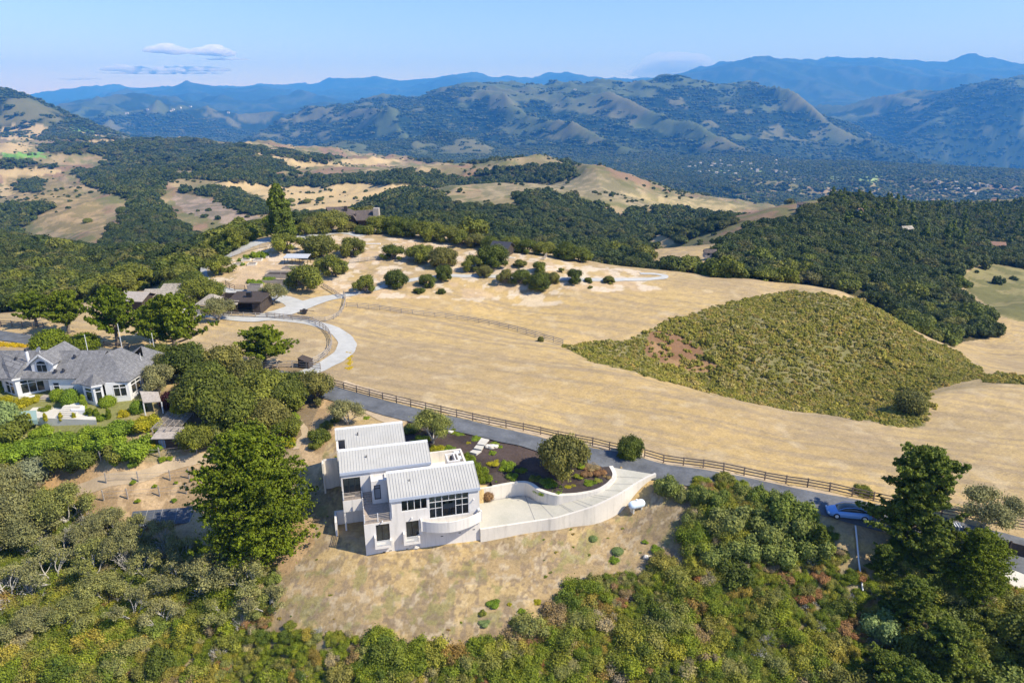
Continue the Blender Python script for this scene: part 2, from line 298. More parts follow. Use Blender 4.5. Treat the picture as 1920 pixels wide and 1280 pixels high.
for s in ["840 560;1000 548;1130 552;1260 548;1130 560;1000 575", "1190 700;1195 700;1196 701"]:
    m = mask(s, 100, 250); paint(m & (fbm(Xg / 5, Yg / 5, 3, 88) > .5), (.60, .52, .42), .5)
knoll = mask("380 515;470 450;620 435;750 432;900 455;1100 495;1250 512;1240 545;800 560;600 560;420 545", 120, 290)
paint(knoll & (fbm(Xg / 8, Yg / 8, 4, 89) > .5), (.50, .37, .25), .5); paint(knoll & (fbm(Xg / 3, Yg / 3, 3, 90) > .6), (.58, .50, .40), .6)
col = col.astype(np.float32)

# ---------------------------------------------------------------- materials
def new_mat(name):
    m = bpy.data.materials.new(name); m.use_nodes = True; nt = m.node_tree; return m, nt, nt.nodes['Principled BSDF']
def N(nt, t, **k):
    n = nt.nodes.new(t)
    for a, b in k.items(): setattr(n, a, b)
    return n
def noise(nt, scale, detail=4, vec=None, rough=.55):
    n = N(nt, 'ShaderNodeTexNoise'); n.inputs['Scale'].default_value = scale; n.inputs['Detail'].default_value = detail; n.inputs['Roughness'].default_value = rough
    if vec is not None: nt.links.new(vec, n.inputs['Vector'])
    return n.outputs['Fac']
def ramp(nt, fac, stops, interp='LINEAR'):
    r = N(nt, 'ShaderNodeValToRGB'); r.color_ramp.interpolation = interp; e = r.color_ramp.elements
    while len(e) > 1: e.remove(e[-1])
    e[0].position = stops[0][0]; c = stops[0][1]; e[0].color = (*c, 1) if len(c) == 3 else c
    for p, c in stops[1:]:
        q = e.new(p); q.color = (*c, 1) if len(c) == 3 else c
    nt.links.new(fac, r.inputs[0]); return r.outputs[0]
def mixc(nt, f, a, b, mode='MIX'):
    n = N(nt, 'ShaderNodeMix'); n.data_type = 'RGBA'; n.blend_type = mode
    for s, v in ((n.inputs[0], f), (n.inputs[6], a), (n.inputs[7], b)):
        if isinstance(v, (int, float)): s.default_value = v
        elif isinstance(v, tuple): s.default_value = (*v, 1) if len(v) == 3 else v
        else: nt.links.new(v, s)
    return n.outputs[2]
def coords(nt): return N(nt, 'ShaderNodeTexCoord').outputs['Object']
def bump(nt, bsdf, h, strength=.4, dist=.05):
    b = N(nt, 'ShaderNodeBump'); b.inputs['Strength'].default_value = strength; b.inputs['Distance'].default_value = dist
    nt.links.new(h, b.inputs['Height']); nt.links.new(b.outputs[0], bsdf.inputs['Normal'])
def g3(v): return (v, v, v)
def simple(name, c, rough=.7, var=.12, scale=2.0, metal=0.0, bmp=0.15, bd=.02, spec=.3):
    m, nt, b = new_mat(name); v = coords(nt)
    f = noise(nt, scale, 5, v); f2 = noise(nt, scale * 7.3, 3, v)
    k = ramp(nt, f, [(.3, g3(1 - var)), (.7, g3(1 + var))]); k2 = ramp(nt, f2, [(.3, g3(1 - var * .5)), (.7, g3(1 + var * .5))])
    nt.links.new(mixc(nt, 1.0, mixc(nt, 1.0, c, k, 'MULTIPLY'), k2, 'MULTIPLY'), b.inputs['Base Color'])
    b.inputs['Roughness'].default_value = rough; b.inputs['Metallic'].default_value = metal; b.inputs['Specular IOR Level'].default_value = spec
    if bmp: bump(nt, b, f2, bmp, bd)
    return m
M = {}
def ground_mat():
    m, nt, b = new_mat('ground_cover'); v = coords(nt)
    a = N(nt, 'ShaderNodeAttribute'); a.attribute_name = 'Col'
    f1 = noise(nt, 3.2, 6, v, .7); f2 = noise(nt, .55, 5, v, .6); f3 = noise(nt, .02, 6, v, .65)
    k = mixc(nt, 1.0, ramp(nt, f1, [(.28, g3(.72)), (.5, g3(1.0)), (.75, g3(1.28))]), ramp(nt, f2, [(.3, g3(.88)), (.7, g3(1.12))]), 'MULTIPLY')
    k = mixc(nt, 1.0, k, ramp(nt, f3, [(.3, g3(.92)), (.7, g3(1.1))]), 'MULTIPLY')
    nt.links.new(mixc(nt, 1.0, a.outputs['Color'], k, 'MULTIPLY'), b.inputs['Base Color'])
    b.inputs['Roughness'].default_value = .95; b.inputs['Specular IOR Level'].default_value = .1
    bump(nt, b, f1, .5, .12); return m
def leaf_mat(name, stops, leafvar=.35, trans=.27):
    """stops: colours picked per plant by its own random number"""
    m, nt, b = new_mat(name); v = coords(nt); oi = N(nt, 'ShaderNodeObjectInfo')
    base = ramp(nt, oi.outputs['Random'], stops)
    f = noise(nt, 1.1, 3, v, .6)
    c = mixc(nt, 1.0, base, ramp(nt, f, [(.3, g3(1 - leafvar)), (.5, g3(1)), (.72, (1 + leafvar * 1.1, 1 + leafvar, 1 + leafvar * .5))]), 'MULTIPLY')
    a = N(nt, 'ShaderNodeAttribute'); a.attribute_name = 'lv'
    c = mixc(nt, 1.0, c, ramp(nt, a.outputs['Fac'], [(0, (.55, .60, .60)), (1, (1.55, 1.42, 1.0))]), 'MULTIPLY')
    nt.links.new(c, b.inputs['Base Color']); b.inputs['Roughness'].default_value = .62; b.inputs['Specular IOR Level'].default_value = .22
    tr = N(nt, 'ShaderNodeBsdfTranslucent'); nt.links.new(c, tr.inputs['Color'])
    ms = N(nt, 'ShaderNodeMixShader'); ms.inputs[0].default_value = trans
    nt.links.new(b.outputs[0], ms.inputs[1]); nt.links.new(tr.outputs[0], ms.inputs[2])
    nt.links.new(ms.outputs[0], nt.nodes['Material Output'].inputs['Surface']); return m
M['ground'] = ground_mat()
M['oak'] = leaf_mat('oak_leaves', [(0, (.085, .115, .022)), (.25, (.12, .155, .028)), (.5, (.16, .185, .033)), (.75, (.20, .225, .040)), (.9, (.17, .175, .055)), (1, (.24, .23, .07))])
M['oak_dark'] = leaf_mat('far_oak_leaves', [(0, (.050, .080, .026)), (.3, (.072, .105, .030)), (.6, (.095, .125, .034)), (.85, (.12, .14, .042)), (1, (.15, .15, .06))])
M['straw'] = leaf_mat('straw_grass', [(0, (.50, .39, .20)), (.5, (.58, .44, .20)), (1, (.44, .36, .22))], .2)
M['willow'] = leaf_mat('willow_leaves', [(0, (.20, .245, .075)), (.5, (.17, .225, .045)), (1, (.235, .26, .10))])
M['oak_grey'] = leaf_mat('lichen_oak_leaves', [(0, (.24, .25, .12)), (.5, (.31, .31, .16)), (1, (.26, .29, .08))])
M['cypress'] = leaf_mat('cypress_leaves', [(0, (.125, .18, .010)), (1, (.16, .21, .014))])
M['pine'] = leaf_mat('pine_needles', [(0, (.105, .15, .020)), (1, (.15, .19, .028))])
M['brush'] = leaf_mat('brush_leaves', [(0, (.15, .21, .025)), (.22, (.26, .31, .032)), (.4, (.11, .165, .03)), (.56, (.31, .31, .045)), (.70, (.25, .27, .10)), (.84, (.36, .31, .06)), (.90, (.30, .20, .07)), (.94, (.40, .34, .25)), (1, (.30, .33, .045))], .3)
M['chap'] = leaf_mat('chaparral_leaves', [(0, (.24, .25, .052)), (.3, (.37, .35, .075)), (.5, (.21, .22, .055)), (.7, (.44, .37, .10)), (.85, (.38, .36, .16)), (1, (.46, .35, .12))], .3)
M['bright'] = leaf_mat('garden_leaves', [(0, (0.179, 0.276, 0.028)), (.5, (0.235, 0.318, 0.028)), (1, (0.152, 0.248, 0.028))])
M['gold'] = leaf_mat('golden_leaves', [(0, (0.396, 0.352, 0.022)), (1, (0.308, 0.319, 0.022))])
M['silver'] = leaf_mat('silver_leaves', [(0, (.27, .28, .20)), (1, (.23, .26, .18))], .2)
M['sage'] = leaf_mat('pale_green_leaves', [(0, (.22, .30, .13)), (1, (.22, .30, .13))], .2)
M['purple'] = leaf_mat('plum_leaves', [(0, (.06, .02, .028)), (1, (.075, .025, .03))], .3)
M['rust'] = leaf_mat('rust_leaves', [(0, (.26, .13, .05)), (.5, (.30, .20, .12)), (1, (.28, .12, .05))], .3)
M['yellow'] = leaf_mat('yellow_flowers', [(0, (.62, .48, .02)), (1, (.55, .40, .02))], .2)
M['bark'] = simple('bark', (.16, .13, .10), .9, .3, 3, bmp=.5)
M['bark_pale'] = simple('lichen_bark', (.38, .36, .32), .9, .25, 3, bmp=.4)
M['asphalt'] = simple('asphalt', (.115, .122, .132), .85, .28, .5, bmp=.3)
M['gravel'] = simple('pale_gravel', (.42, .42, .40), .9, .10, .6, bmp=.4)
M['dirt'] = simple('dirt_track', (.44, .34, .22), .95, .15, .5, bmp=.3)
M['concrete'] = simple('concrete', (.55, .52, .45), .8, .10, .35, bmp=.1)
M['stucco'] = simple('white_stucco', (.70, .67, .63), .85, .035, .5, bmp=.12, bd=.01)
M['stucco_wall'] = simple('cream_stucco', (.66, .615, .54), .85, .05, .4, bmp=.12, bd=.01)
for k_ in ('stucco', 'stucco_wall'):   # rain streaks and faint stains
    m_ = M[k_]; nt_ = m_.node_tree; b_ = nt_.nodes['Principled BSDF']; src = b_.inputs['Base Color'].links[0].from_socket; mp_ = N(nt_, 'ShaderNodeMapping'); mp_.inputs['Scale'].default_value = (2.2, 2.2, .22); nt_.links.new(coords(nt_), mp_.inputs['Vector'])
    nt_.links.new(mixc(nt_, 1.0, src, ramp(nt_, noise(nt_, 1.0, 6, mp_.outputs[0], .65), [(.30, (.80, .80, .79)), (.48, g3(1)), (.75, g3(1.04))]), 'MULTIPLY'), b_.inputs['Base Color'])
M['white'] = simple('white_paint', (.68, .68, .68), .6, .03, 1, bmp=0)
M['wood'] = simple('weathered_wood', (.22, .17, .13), .9, .3, 4, bmp=.3)
M['wood_grey'] = simple('grey_wood', (.36, .32, .28), .9, .25, 4, bmp=.3)
M['wood_dark'] = simple('dark_brown_boards', (.060, .046, .038), .85, .3, 3, bmp=.3)
M['deck'] = simple('deck_boards', (.40, .33, .27), .85, .2, 5, bmp=.2)
M['metal_dark'] = simple('dark_metal', (.05, .05, .055), .4, .1, 3, metal=.6, bmp=0)
M['metal_white'] = simple('pale_metal', (.70, .71, .72), .5, .05, 3, bmp=0)
def glass_mat():
    m, nt, b = new_mat('window_glass'); b.inputs['Base Color'].default_value = (.025, .03, .03, 1); b.inputs['Roughness'].default_value = .04
    b.inputs['Specular IOR Level'].default_value = .8; return m
M['glass'] = glass_mat()
def clear_glass():
    m, nt, b = new_mat('clear_glass'); b.inputs['Base Color'].default_value = (.9, .93, .92, 1); b.inputs['Roughness'].default_value = .02
    tr = N(nt, 'ShaderNodeBsdfTransparent'); tr.inputs[0].default_value = (.88, .91, .9, 1); fr = N(nt, 'ShaderNodeFresnel'); fr.inputs[0].default_value = 1.5
    ms = N(nt, 'ShaderNodeMixShader'); gl = N(nt, 'ShaderNodeBsdfGlossy'); gl.inputs['Roughness'].default_value = .02
    nt.links.new(fr.outputs[0], ms.inputs[0]); nt.links.new(tr.outputs[0], ms.inputs[1]); nt.links.new(gl.outputs[0], ms.inputs[2])
    nt.links.new(ms.outputs[0], nt.nodes['Material Output'].inputs['Surface']); return m
M['clear'] = clear_glass()
def shingle_mat(name, c, rowh=.22, var=.2):
    m, nt, b = new_mat(name); v = N(nt, 'ShaderNodeTexCoord').outputs['UV']
    br = N(nt, 'ShaderNodeTexBrick'); br.inputs['Scale'].default_value = 1; br.inputs['Brick Width'].default_value = .33; br.inputs['Row Height'].default_value = rowh
    br.inputs['Mortar Size'].default_value = .012; br.inputs['Color1'].default_value = (*[x * (1 + var) for x in c], 1); br.inputs['Color2'].default_value = (*[x * (1 - var) for x in c], 1)
    br.inputs['Mortar'].default_value = (*[x * .45 for x in c], 1); nt.links.new(v, br.inputs['Vector'])
    mp = N(nt, 'ShaderNodeMapping'); mp.inputs['Scale'].default_value = (1.6, .18, 1); nt.links.new(v, mp.inputs['Vector'])
    st = noise(nt, 1.0, 5, mp.outputs[0], .6)
    nt.links.new(mixc(nt, 1.0, br.outputs['Color'], ramp(nt, st, [(.3, g3(.62)), (.55, g3(1.0)), (.8, g3(1.15))]), 'MULTIPLY'), b.inputs['Base Color'])
    b.inputs['Roughness'].default_value = .85; return m
M['shingle'] = shingle_mat('grey_shingles', (.185, .185, .19)); M['shake'] = shingle_mat('pale_shakes', (.36, .32, .26)); M['shake_brown'] = shingle_mat('brown_shakes', (.115, .09, .078))
M['roof_metal'] = simple('standing_seam_metal', (.43, .425, .40), .6, .06, .7, bmp=.05)
M['sidingdark'] = M['wood_dark']

# ---------------------------------------------------------------- object helpers
LK = sc.collection.objects.link
def tagp(o, label=None, cat=None, group=None, kind=None):
    if label: o['label'] = label
    if cat: o['category'] = cat
    if group: o['group'] = group
    if kind: o['kind'] = kind
    return o
def empty(name, loc=(0, 0, 0), rz=0.0, label=None, cat=None, group=None):
    o = bpy.data.objects.new(name, None); o.empty_display_size = .2; LK(o); o.location = loc; o.rotation_euler = (0, 0, rz); return tagp(o, label, cat, group)
class MB:
    """collects faces in local coordinates, then becomes one mesh object"""
    def __init__(s): s.v = []; s.f = []; s.uv = []
    def face(s, pts, uv=None):
        i = len(s.v); s.v += [tuple(p) for p in pts]; s.f.append(list(range(i, i + len(pts)))); s.uv.append(uv); return s
    def box(s, x0, x1, y0, y1, z0, z1):
        p = [(x, y, z) for z in (z0, z1) for y in (y0, y1) for x in (x0, x1)]
        for q in ((0, 2, 3, 1), (4, 5, 7, 6), (0, 1, 5, 4), (2, 6, 7, 3), (0, 4, 6, 2), (1, 3, 7, 5)): s.face([p[k] for k in q])
        return s
    def hexa(s, b, t):
        """b, t: four bottom and four top points, counter-clockwise"""
        s.face(b[::-1]); s.face(t)
        for i in range(4): j = (i + 1) % 4; s.face([b[i], b[j], t[j], t[i]])
        return s
    def beam(s, a, b, w=.06, h=None):
        a = Vector(a); b = Vector(b); d = (b - a); h = h or w
        if d.length < 1e-6: return s
        d.normalize(); up = Vector((0, 0, 1)) if abs(d.z) < .95 else Vector((1, 0, 0)); sx = d.cross(up).normalized() * w / 2; sy = sx.cross(d).normalized() * h / 2
        return s.hexa([a - sx - sy, a + sx - sy, a + sx + sy, a - sx + sy], [b - sx - sy, b + sx - sy, b + sx + sy, b - sx + sy])
    def tube(s, pts, rad, n=6, cap=True):
        pts = [Vector(p) for p in pts]; rs = rad if isinstance(rad, (list, tuple)) else [rad] * len(pts); rings = []
        for i, p in enumerate(pts):
            d = (pts[min(i + 1, len(pts) - 1)] - pts[max(i - 1, 0)]).normalized(); up = Vector((0, 0, 1)) if abs(d.z) < .9 else Vector((1, 0, 0))
            a = d.cross(up).normalized(); b = a.cross(d); k = len(s.v)
            s.v += [tuple(p + (a * math.cos(2 * math.pi * j / n) + b * math.sin(2 * math.pi * j / n)) * rs[i]) for j in range(n)]; rings.append(k)
        for r0, r1 in zip(rings, rings[1:]):
            for j in range(n): s.f.append([r0 + j, r0 + (j + 1) % n, r1 + (j + 1) % n, r1 + j]); s.uv.append(None)
        if cap: s.f.append([rings[0] + j for j in range(n)]); s.uv.append(None); s.f.append([rings[-1] + j for j in range(n)][::-1]); s.uv.append(None)
        return s
    def roofplane(s, pts, th=.12):
        """a sloping slab; uv run in metres along the first edge and up the slope"""
        pts = [Vector(p) for p in pts]; nrm = (pts[1] - pts[0]).cross(pts[2] - pts[0]).normalized()
        if nrm.z < 0: pts = pts[::-1]; nrm = -nrm
        ex = Vector((-nrm.y, nrm.x, 0)); ex = ex.normalized() if ex.length > 1e-4 else Vector((1, 0, 0)); ey = nrm.cross(ex)
        s.face(pts, [((p - pts[0]).dot(ex) + 20, (p - pts[0]).dot(ey) + 20) for p in pts]); lo = [p - Vector((0, 0, th)) for p in pts]; s.face(lo[::-1])
        for i in range(len(pts)): j = (i + 1) % len(pts); s.face([pts[i], lo[i], lo[j], pts[j]])
        return s
    def mesh(s, name, mat, smooth=False):
        me = bpy.data.meshes.new(name); me.from_pydata(s.v, [], s.f)
        if any(u for u in s.uv):
            ul = me.uv_layers.new(name='UVMap'); k = 0
            for f, u in zip(s.f, s.uv):
                for i in range(len(f)):
                    if u: ul.data[k].uv = u[i]
                    k += 1
        me.materials.append(mat)
        if smooth: me.polygons.foreach_set('use_smooth', [True] * len(me.polygons))
        me.update(); return me
    def build(s, name, mat, parent=None, smooth=False, **k):
        if not s.f: return None
        o = bpy.data.objects.new(name, s.mesh(name, M[mat] if isinstance(mat, str) else mat, smooth)); LK(o); o.parent = parent; return tagp(o, **k)
def quick(name, mat, parent=None, **k):
    return lambda mb: mb.build(name, mat, parent, **k)
def mesh_np(name, V, F, mat, lv=None, smooth=False):
    """fast mesh from arrays; F is (n, 3) or (n, 4)"""
    me = bpy.data.meshes.new(name); V = np.asarray(V, np.float32); F = np.asarray(F, np.int32); k = F.shape[1]
    me.vertices.add(len(V)); me.vertices.foreach_set('co', V.ravel()); me.loops.add(F.size); me.loops.foreach_set('vertex_index', F.ravel())
    me.polygons.add(len(F)); me.polygons.foreach_set('loop_start', np.arange(0, F.size, k, dtype=np.int32)); me.update(calc_edges=True)
    if lv is not None:
        at = me.attributes.new('lv', 'FLOAT', 'FACE'); at.data.foreach_set('value', np.asarray(lv, np.float32))
    if smooth: me.polygons.foreach_set('use_smooth', np.ones(len(F), bool))
    me.materials.append(mat); me.update(); return me
# ---------------------------------------------------------------- main-house frame and the driveway, which the ground is cut to fit
HO = Vector((-15.8, 62.5, 0.0)); HR = math.radians(14.5)
hX = Vector((math.cos(HR), math.sin(HR), 0)); hN = Vector((-math.sin(HR), math.cos(HR), 0))
def hl(x, y, z=0.0): return HO + hX * x + hN * y + Vector((0, 0, z))
def Wz(px, py, z):
    d = ray(px, py); t = (z - CZ) / d[2]; return Vector((d[0] * t, d[1] * t, z))
def Wy(px, py, Y):
    d = ray(px, py); t = Y / d[1]; return Vector((d[0] * t, Y, d[2] * t + CZ))
OUTP = [(898, 990, 1.0), (1000, 975, 1.05), (1040, 969, 1.25), (1065, 962, 1.45), (1090, 954.5, 1.75), (1115, 946, 2.1), (1145, 932, 2.5), (1167, 920, 2.8), (1190, 905, 3.1), (1212, 893, 3.4), (1228, 886, 3.62)]
INP = [(925, 937, 1.0), (982, 928.5, 1.0), (1010, 941, 1.2), (1040, 947, 1.4), (1060, 942.5, 1.7), (1082, 937, 2.0), (1110, 929, 2.4), (1130, 921, 2.75), (1148, 908, 3.08), (1156, 893, 3.38), (1149, 876, 3.7)]
OUT = [Wz(px, py, z + .22) - Vector((0, 0, .22)) for px, py, z in OUTP]; OUT[0] = hl(12.6, 0.0, 1.0)
INN = [Wz(px, py, z) for px, py, z in INP]; INN0 = hl(12.6, 5.4, 1.0)
slab_poly = [(p.x, p.y) for p in OUT] + [(p.x, p.y) for p in reversed(INN)] + [(INN0.x, INN0.y)]
near = (Yg > 50) & (Yg < 100)
def cut():
    x = Xg[near]; y = Yg[near]; z = Zg[near]
    poly = [tuple(p[:2]) for p in slab_poly]; ins = inpoly(x, y, poly)
    d, b = segdist(x, y, [p[:] for p in OUT]); zo = np.interp(b, range(len(OUT)), [p.z for p in OUT])
    di, bi = segdist(x, y, INN); zi = np.interp(bi, range(len(INN)), [p.z for p in INN]); fl = (zo * di + zi * d) / (d + di + 1e-6)
    z = np.where(ins, np.minimum(z, fl - .25), z)
    z = np.where(~ins & (d < .5) & (d < di), np.minimum(z, zo - .4), z)
    de, be = segdist(x, y, [OUT[-1], INN[-1]]); z = np.where((de < 1.5), np.minimum(z, OUT[-1].z * (1 - be) + INN[-1].z * be - .12), z)
    # garden behind the inner wall
    topw = np.interp(bi, range(len(INN)), WTOP); gd = ~ins & (di < 3.0) & (di < d)
    z = np.where(gd & (di < .85), np.minimum(z, zi - .3), z); gd &= di >= .85
    z = np.where(gd, (topw - .06) * (1 - di / 3) + z * di / 3, z)
    # under the house
    lx = (x - HO.x) * hX.x + (y - HO.y) * hX.y; ly = (x - HO.x) * hN.x + (y - HO.y) * hN.y
    z = np.where((lx > .1) & (lx < 12.5) & (ly > .1) & (ly < 12), np.minimum(z, 1.5), z)
    z = np.where((lx > -3.2) & (lx < .1) & (ly > 3) & (ly < 6.2), np.minimum(z, .45), z)
    z = np.where((lx > -2) & (lx < 12.5) & (ly > 6.2) & (ly < 12.5), np.minimum(z, 3.5), z)
    Zg[near] = z
WTOP = [2.8, 2.8, 2.8, 2.75, 2.7, 2.7, 2.85, 3.1, 3.4, 3.7, 3.95]
cut()
# level shelf for the vineyard terraces and the hedge terrace
def flat(px0, px1, py0, py1): pass

def scale_mask(arr, x, y):
    ri, ci = gidx(x, y); return arr[np.round(ri).astype(int), np.round(ci).astype(int)]
idx = np.arange(NR * NA).reshape(NR, NA)
q = np.stack([idx[:-1, :-1], idx[:-1, 1:], idx[1:, 1:], idx[1:, :-1]], -1).reshape(-1, 4)
gm = mesh_np('ground', np.stack([Xg, Yg, Zg], -1).reshape(-1, 3), q, M['ground'], smooth=True)
at = gm.attributes.new('Col', 'FLOAT_COLOR', 'POINT')
at.data.foreach_set('color', np.concatenate([np.clip(col, 0.01, .8), np.ones((NR, NA, 1))], -1).astype(np.float32).ravel())
go = bpy.data.objects.new('ground', gm); LK(go); tagp(go, kind='structure')
# ---- the air over the valley
hz, nt, b = new_mat('haze_air'); nt.nodes.remove(b); pv = N(nt, 'ShaderNodeVolumePrincipled')
pv.inputs['Color'].default_value = (.085, .38, 1.0, 1); pv.inputs['Density'].default_value = HAZE = 0.000095; pv.inputs['Anisotropy'].default_value = .0
pv.inputs['Absorption Color'].default_value = (.36, .36, .36, 1)
nt.links.new(pv.outputs[0], nt.nodes['Material Output'].inputs['Volume'])
hb = MB().box(-26500, 26500, -300, 19800, float(Zg.min()) - 1, max(CZ, float(Zg.max())) + 20); tagp(hb.build('haze', hz), kind='stuff')

# ---------------------------------------------------------------- roads and paths
def resample(pts, step):
    out = [pts[0]]; acc = 0
    for a, b in zip(pts, pts[1:]):
        L = (b - a).length; n = max(1, int(round(L / step)))
        for i in range(1, n + 1): out.append(a.lerp(b, i / n))
    return out
def spline(pts, k=6):
    o = []
    for i in range(len(pts) - 1):
        p0 = pts[max(i - 1, 0)]; p1 = pts[i]; p2 = pts[i + 1]; p3 = pts[min(i + 2, len(pts) - 1)]
        for j in range(k):
            t = j / k; o.append(.5 * ((2 * p1) + (p2 - p0) * t + (2 * p0 - 5 * p1 + 4 * p2 - p3) * t * t + (3 * p1 - p0 - 3 * p2 + p3) * t ** 3))
    o.append(pts[-1]); return o
def hz_(x, y): return float(H(x, y))
LINES = []
def ribbon(name, pxs, width, mat, lift=.07, across=6, smoothz=True, seed=1, rag=.12):
    ws = width if isinstance(width, (list, tuple)) else [width, width]
    c = spline(PP(pxs), 8); c = resample([Vector((p.x, p.y, 0)) for p in c], .8 if ws[0] > 2 else .5); LINES.append(([(p.x, p.y) for p in c[::4]] + [(c[-1].x, c[-1].y)], max(ws) / 2)); n = len(c)
    ws = width if isinstance(width, (list, tuple)) else [width, width]
    rows_ = []; rnd = random.Random(seed)
    T = [(c[min(i + 1, n - 1)] - c[max(i - 1, 0)]).normalized() for i in range(n)]
    pts = []
    for i in range(n):
        w = np.interp(i / (n - 1), np.linspace(0, 1, len(ws)), ws); s = Vector((-T[i].y, T[i].x, 0))
        jl = rag * math.sin(i * .7 + seed) * rnd.random(); jr = rag * math.sin(i * .5 + seed * 2) * rnd.random()
        pts.append([c[i] + s * ((k / across - .5) * w + (jl if k == 0 else 0) + (jr if k == across else 0)) for k in range(across + 1)])
    A = np.array([[(p.x, p.y) for p in r] for r in pts]); Z = H(A[..., 0], A[..., 1])
    Z[1:-1] = np.maximum(Z[1:-1], (Z[:-2] + Z[2:]) / 2)
    V = np.concatenate([A, (Z + lift)[..., None]], -1).reshape(-1, 3); ii = np.arange(n * (across + 1)).reshape(n, across + 1)
    F = np.stack([ii[:-1, :-1], ii[:-1, 1:], ii[1:, 1:], ii[1:, :-1]], -1).reshape(-1, 4)
    o = bpy.data.objects.new(name, mesh_np(name, V, F, M[mat], smooth=True)); LK(o); return tagp(o, kind='structure')
ribbon('road', "-500 580;-200 606;0 629;150 655;300 682;480 700;560 714;620 736;700 758;760 775;830 791;900 806;960 820;1020 834;1100 852;1170 866;1225 878;1320 897;1420 917;1540 943;1620 961;1740 985;1800 1002;1890 1031;1990 1066;2150 1120;2400 1210", 4.3, 'asphalt', .13)
ribbon('road_shoulder', "640 716;700 734;760 752;830 770;900 786;1000 812;1100 834;1225 860;1320 880;1420 900;1540 925;1620 943", 1.6, 'dirt', .03, rag=.5)
ribbon('gravel_drive', "556 713;575 700;600 689;628 674;645 660;651 647;646 634;630 621;600 609;560 601;520 597;490 598", [3.0, 3.4, 3.3, 2.8], 'gravel', .06)
ribbon('gravel_lane', "330 585;400 592;470 599;505 592;540 583;570 572;605 561;640 555", [3, 3, 4.5, 4.5, 3], 'gravel', .10)
ribbon('gravel_track', "560 575;548 566;520 557;470 549;430 545;400 540;380 524;376 505;390 490", [5, 3.2, 3.2, 3], 'gravel', .05)
ribbon('gravel_road', "366 520;376 506;398 493;430 479;460 463;490 452;530 447;560 447;600 440;640 436;680 442", [4, 5.4, 6, 4], 'gravel', .08)
ribbon('path', "640 555;665 551;700 543;740 532;790 522;850 517;920 518;1000 521;1080 524;1150 525;1210 524;1242 521;1246 517;1230 514;1200 513", 1.9, 'gravel', .09)
ribbon('hill_track', "1370 488;1400 476;1440 465;1468 455;1480 447", 6, 'dirt', .8)
ribbon('footpath', "560 790;567 800;572 812;563 826;556 842", .9, 'dirt', .05)
ribbon('garden_track', "0 947;60 935;130 925;190 905;260 893;330 868;400 858;440 850", 1.5, 'dirt', .04)
ribbon('drive_entrance', "668 752;700 766;735 782;760 792", 3.5, 'dirt', .05)
# yard behind the barns
ribbon('gravel_yard', "250 596;300 590;360 588", 8, 'gravel', .05)

# driveway slab between its two walls
def strip(name, A, B, mat, seg=5, across=8, dz=0.0):
    V = []; n = 0
    for i in range(len(A) - 1):
        for k in range(seg + (i == len(A) - 2)):
            t = k / seg; a = A[i].lerp(A[i + 1], t); b = B[i].lerp(B[i + 1], t); V += [a.lerp(b, j / across) + Vector((0, 0, dz)) for j in range(across + 1)]; n += 1
    ii = np.arange(n * (across + 1)).reshape(n, across + 1); F = np.stack([ii[:-1, :-1], ii[:-1, 1:], ii[1:, 1:], ii[1:, :-1]], -1).reshape(-1, 4)
    o = bpy.data.objects.new(name, mesh_np(name, np.array([tuple(v) for v in V]), F, M[mat])); LK(o); return o
cm, nt, b = new_mat('driveway_concrete'); v = coords(nt); f = noise(nt, .35, 6, v, .65); f2 = noise(nt, 5, 4, v)
nt.links.new(mixc(nt, 1.0, ramp(nt, f, [(.3, (.38, .37, .30)), (.5, (.46, .44, .37)), (.72, (.52, .49, .41))]), ramp(nt, f2, [(.3, g3(.94)), (.7, g3(1.05))]), 'MULTIPLY'), b.inputs['Base Color']); b.inputs['Roughness'].default_value = .85; M['drive'] = cm
INS = [INN0] + INN[1:]
tagp(strip('driveway', OUT, INS, 'drive'), kind='structure')
SM = simple('joint_dark', (.22, .22, .22), .9, .1, 2, bmp=0); M['joint'] = SM
jm = MB()
for k in (1.1, 2.0, 3.4, 3.55, 4.6, 5.0, 5.9, 6.2, 7.2, 8.1, 9.0):
    i = int(k); t = k - i; a = OUT[i].lerp(OUT[i + 1], t); b_ = INS[i].lerp(INS[i + 1], t)
    for s in range(8):
        p, q_ = a.lerp(b_, s / 8), a.lerp(b_, (s + 1) / 8); d = (q_ - p).normalized().cross(Vector((0, 0, 1))) * .035
        jm.face([v_ + Vector((0, 0, .006)) for v_ in (p - d, p + d, q_ + d, q_ - d)])
tagp(jm.build('driveway_joints', 'joint'), kind='structure')
def wallrun(name, path, tops, bots, th, mat, label, cat='wall', cap=None):
    """a standing wall along a path; outer side offset by the thickness"""
    n = len(path); mb = MB(); off = []
    for i in range(n):
        t = (path[min(i + 1, n - 1)] - path[max(i - 1, 0)]); t.z = 0; t.normalize(); off.append(Vector((t.y, -t.x, 0)) * th)
    for i in range(n - 1):
        a, b = path[i], path[i + 1]; a2, b2 = a + off[i], b + off[i + 1]
        z = lambda p, h: Vector((p.x, p.y, h))
        mb.hexa([z(a, bots[i]), z(b, bots[i + 1]), z(b2, bots[i + 1]), z(a2, bots[i])], [z(a, tops[i]), z(b, tops[i + 1]), z(b2, tops[i + 1]), z(a2, tops[i])])
    me = mb.build(name, mat); bm = bmesh.new(); bm.from_mesh(me.data); bmesh.ops.remove_doubles(bm, verts=bm.verts, dist=.001)
    bmesh.ops.recalc_face_normals(bm, faces=bm.faces); bm.to_mesh(me.data); bm.free(); return tagp(me, label, cat)
o_ = spline(OUT, 4); i_ = spline(INN, 5)
wallrun('retaining_wall', o_, [p.z + .24 for p in o_], [-1.2 + .25 * (p.z - 1) for p in o_], .28, 'stucco_wall', 'long curved cream retaining wall holding up the outer edge of the concrete driveway', 'retaining wall')
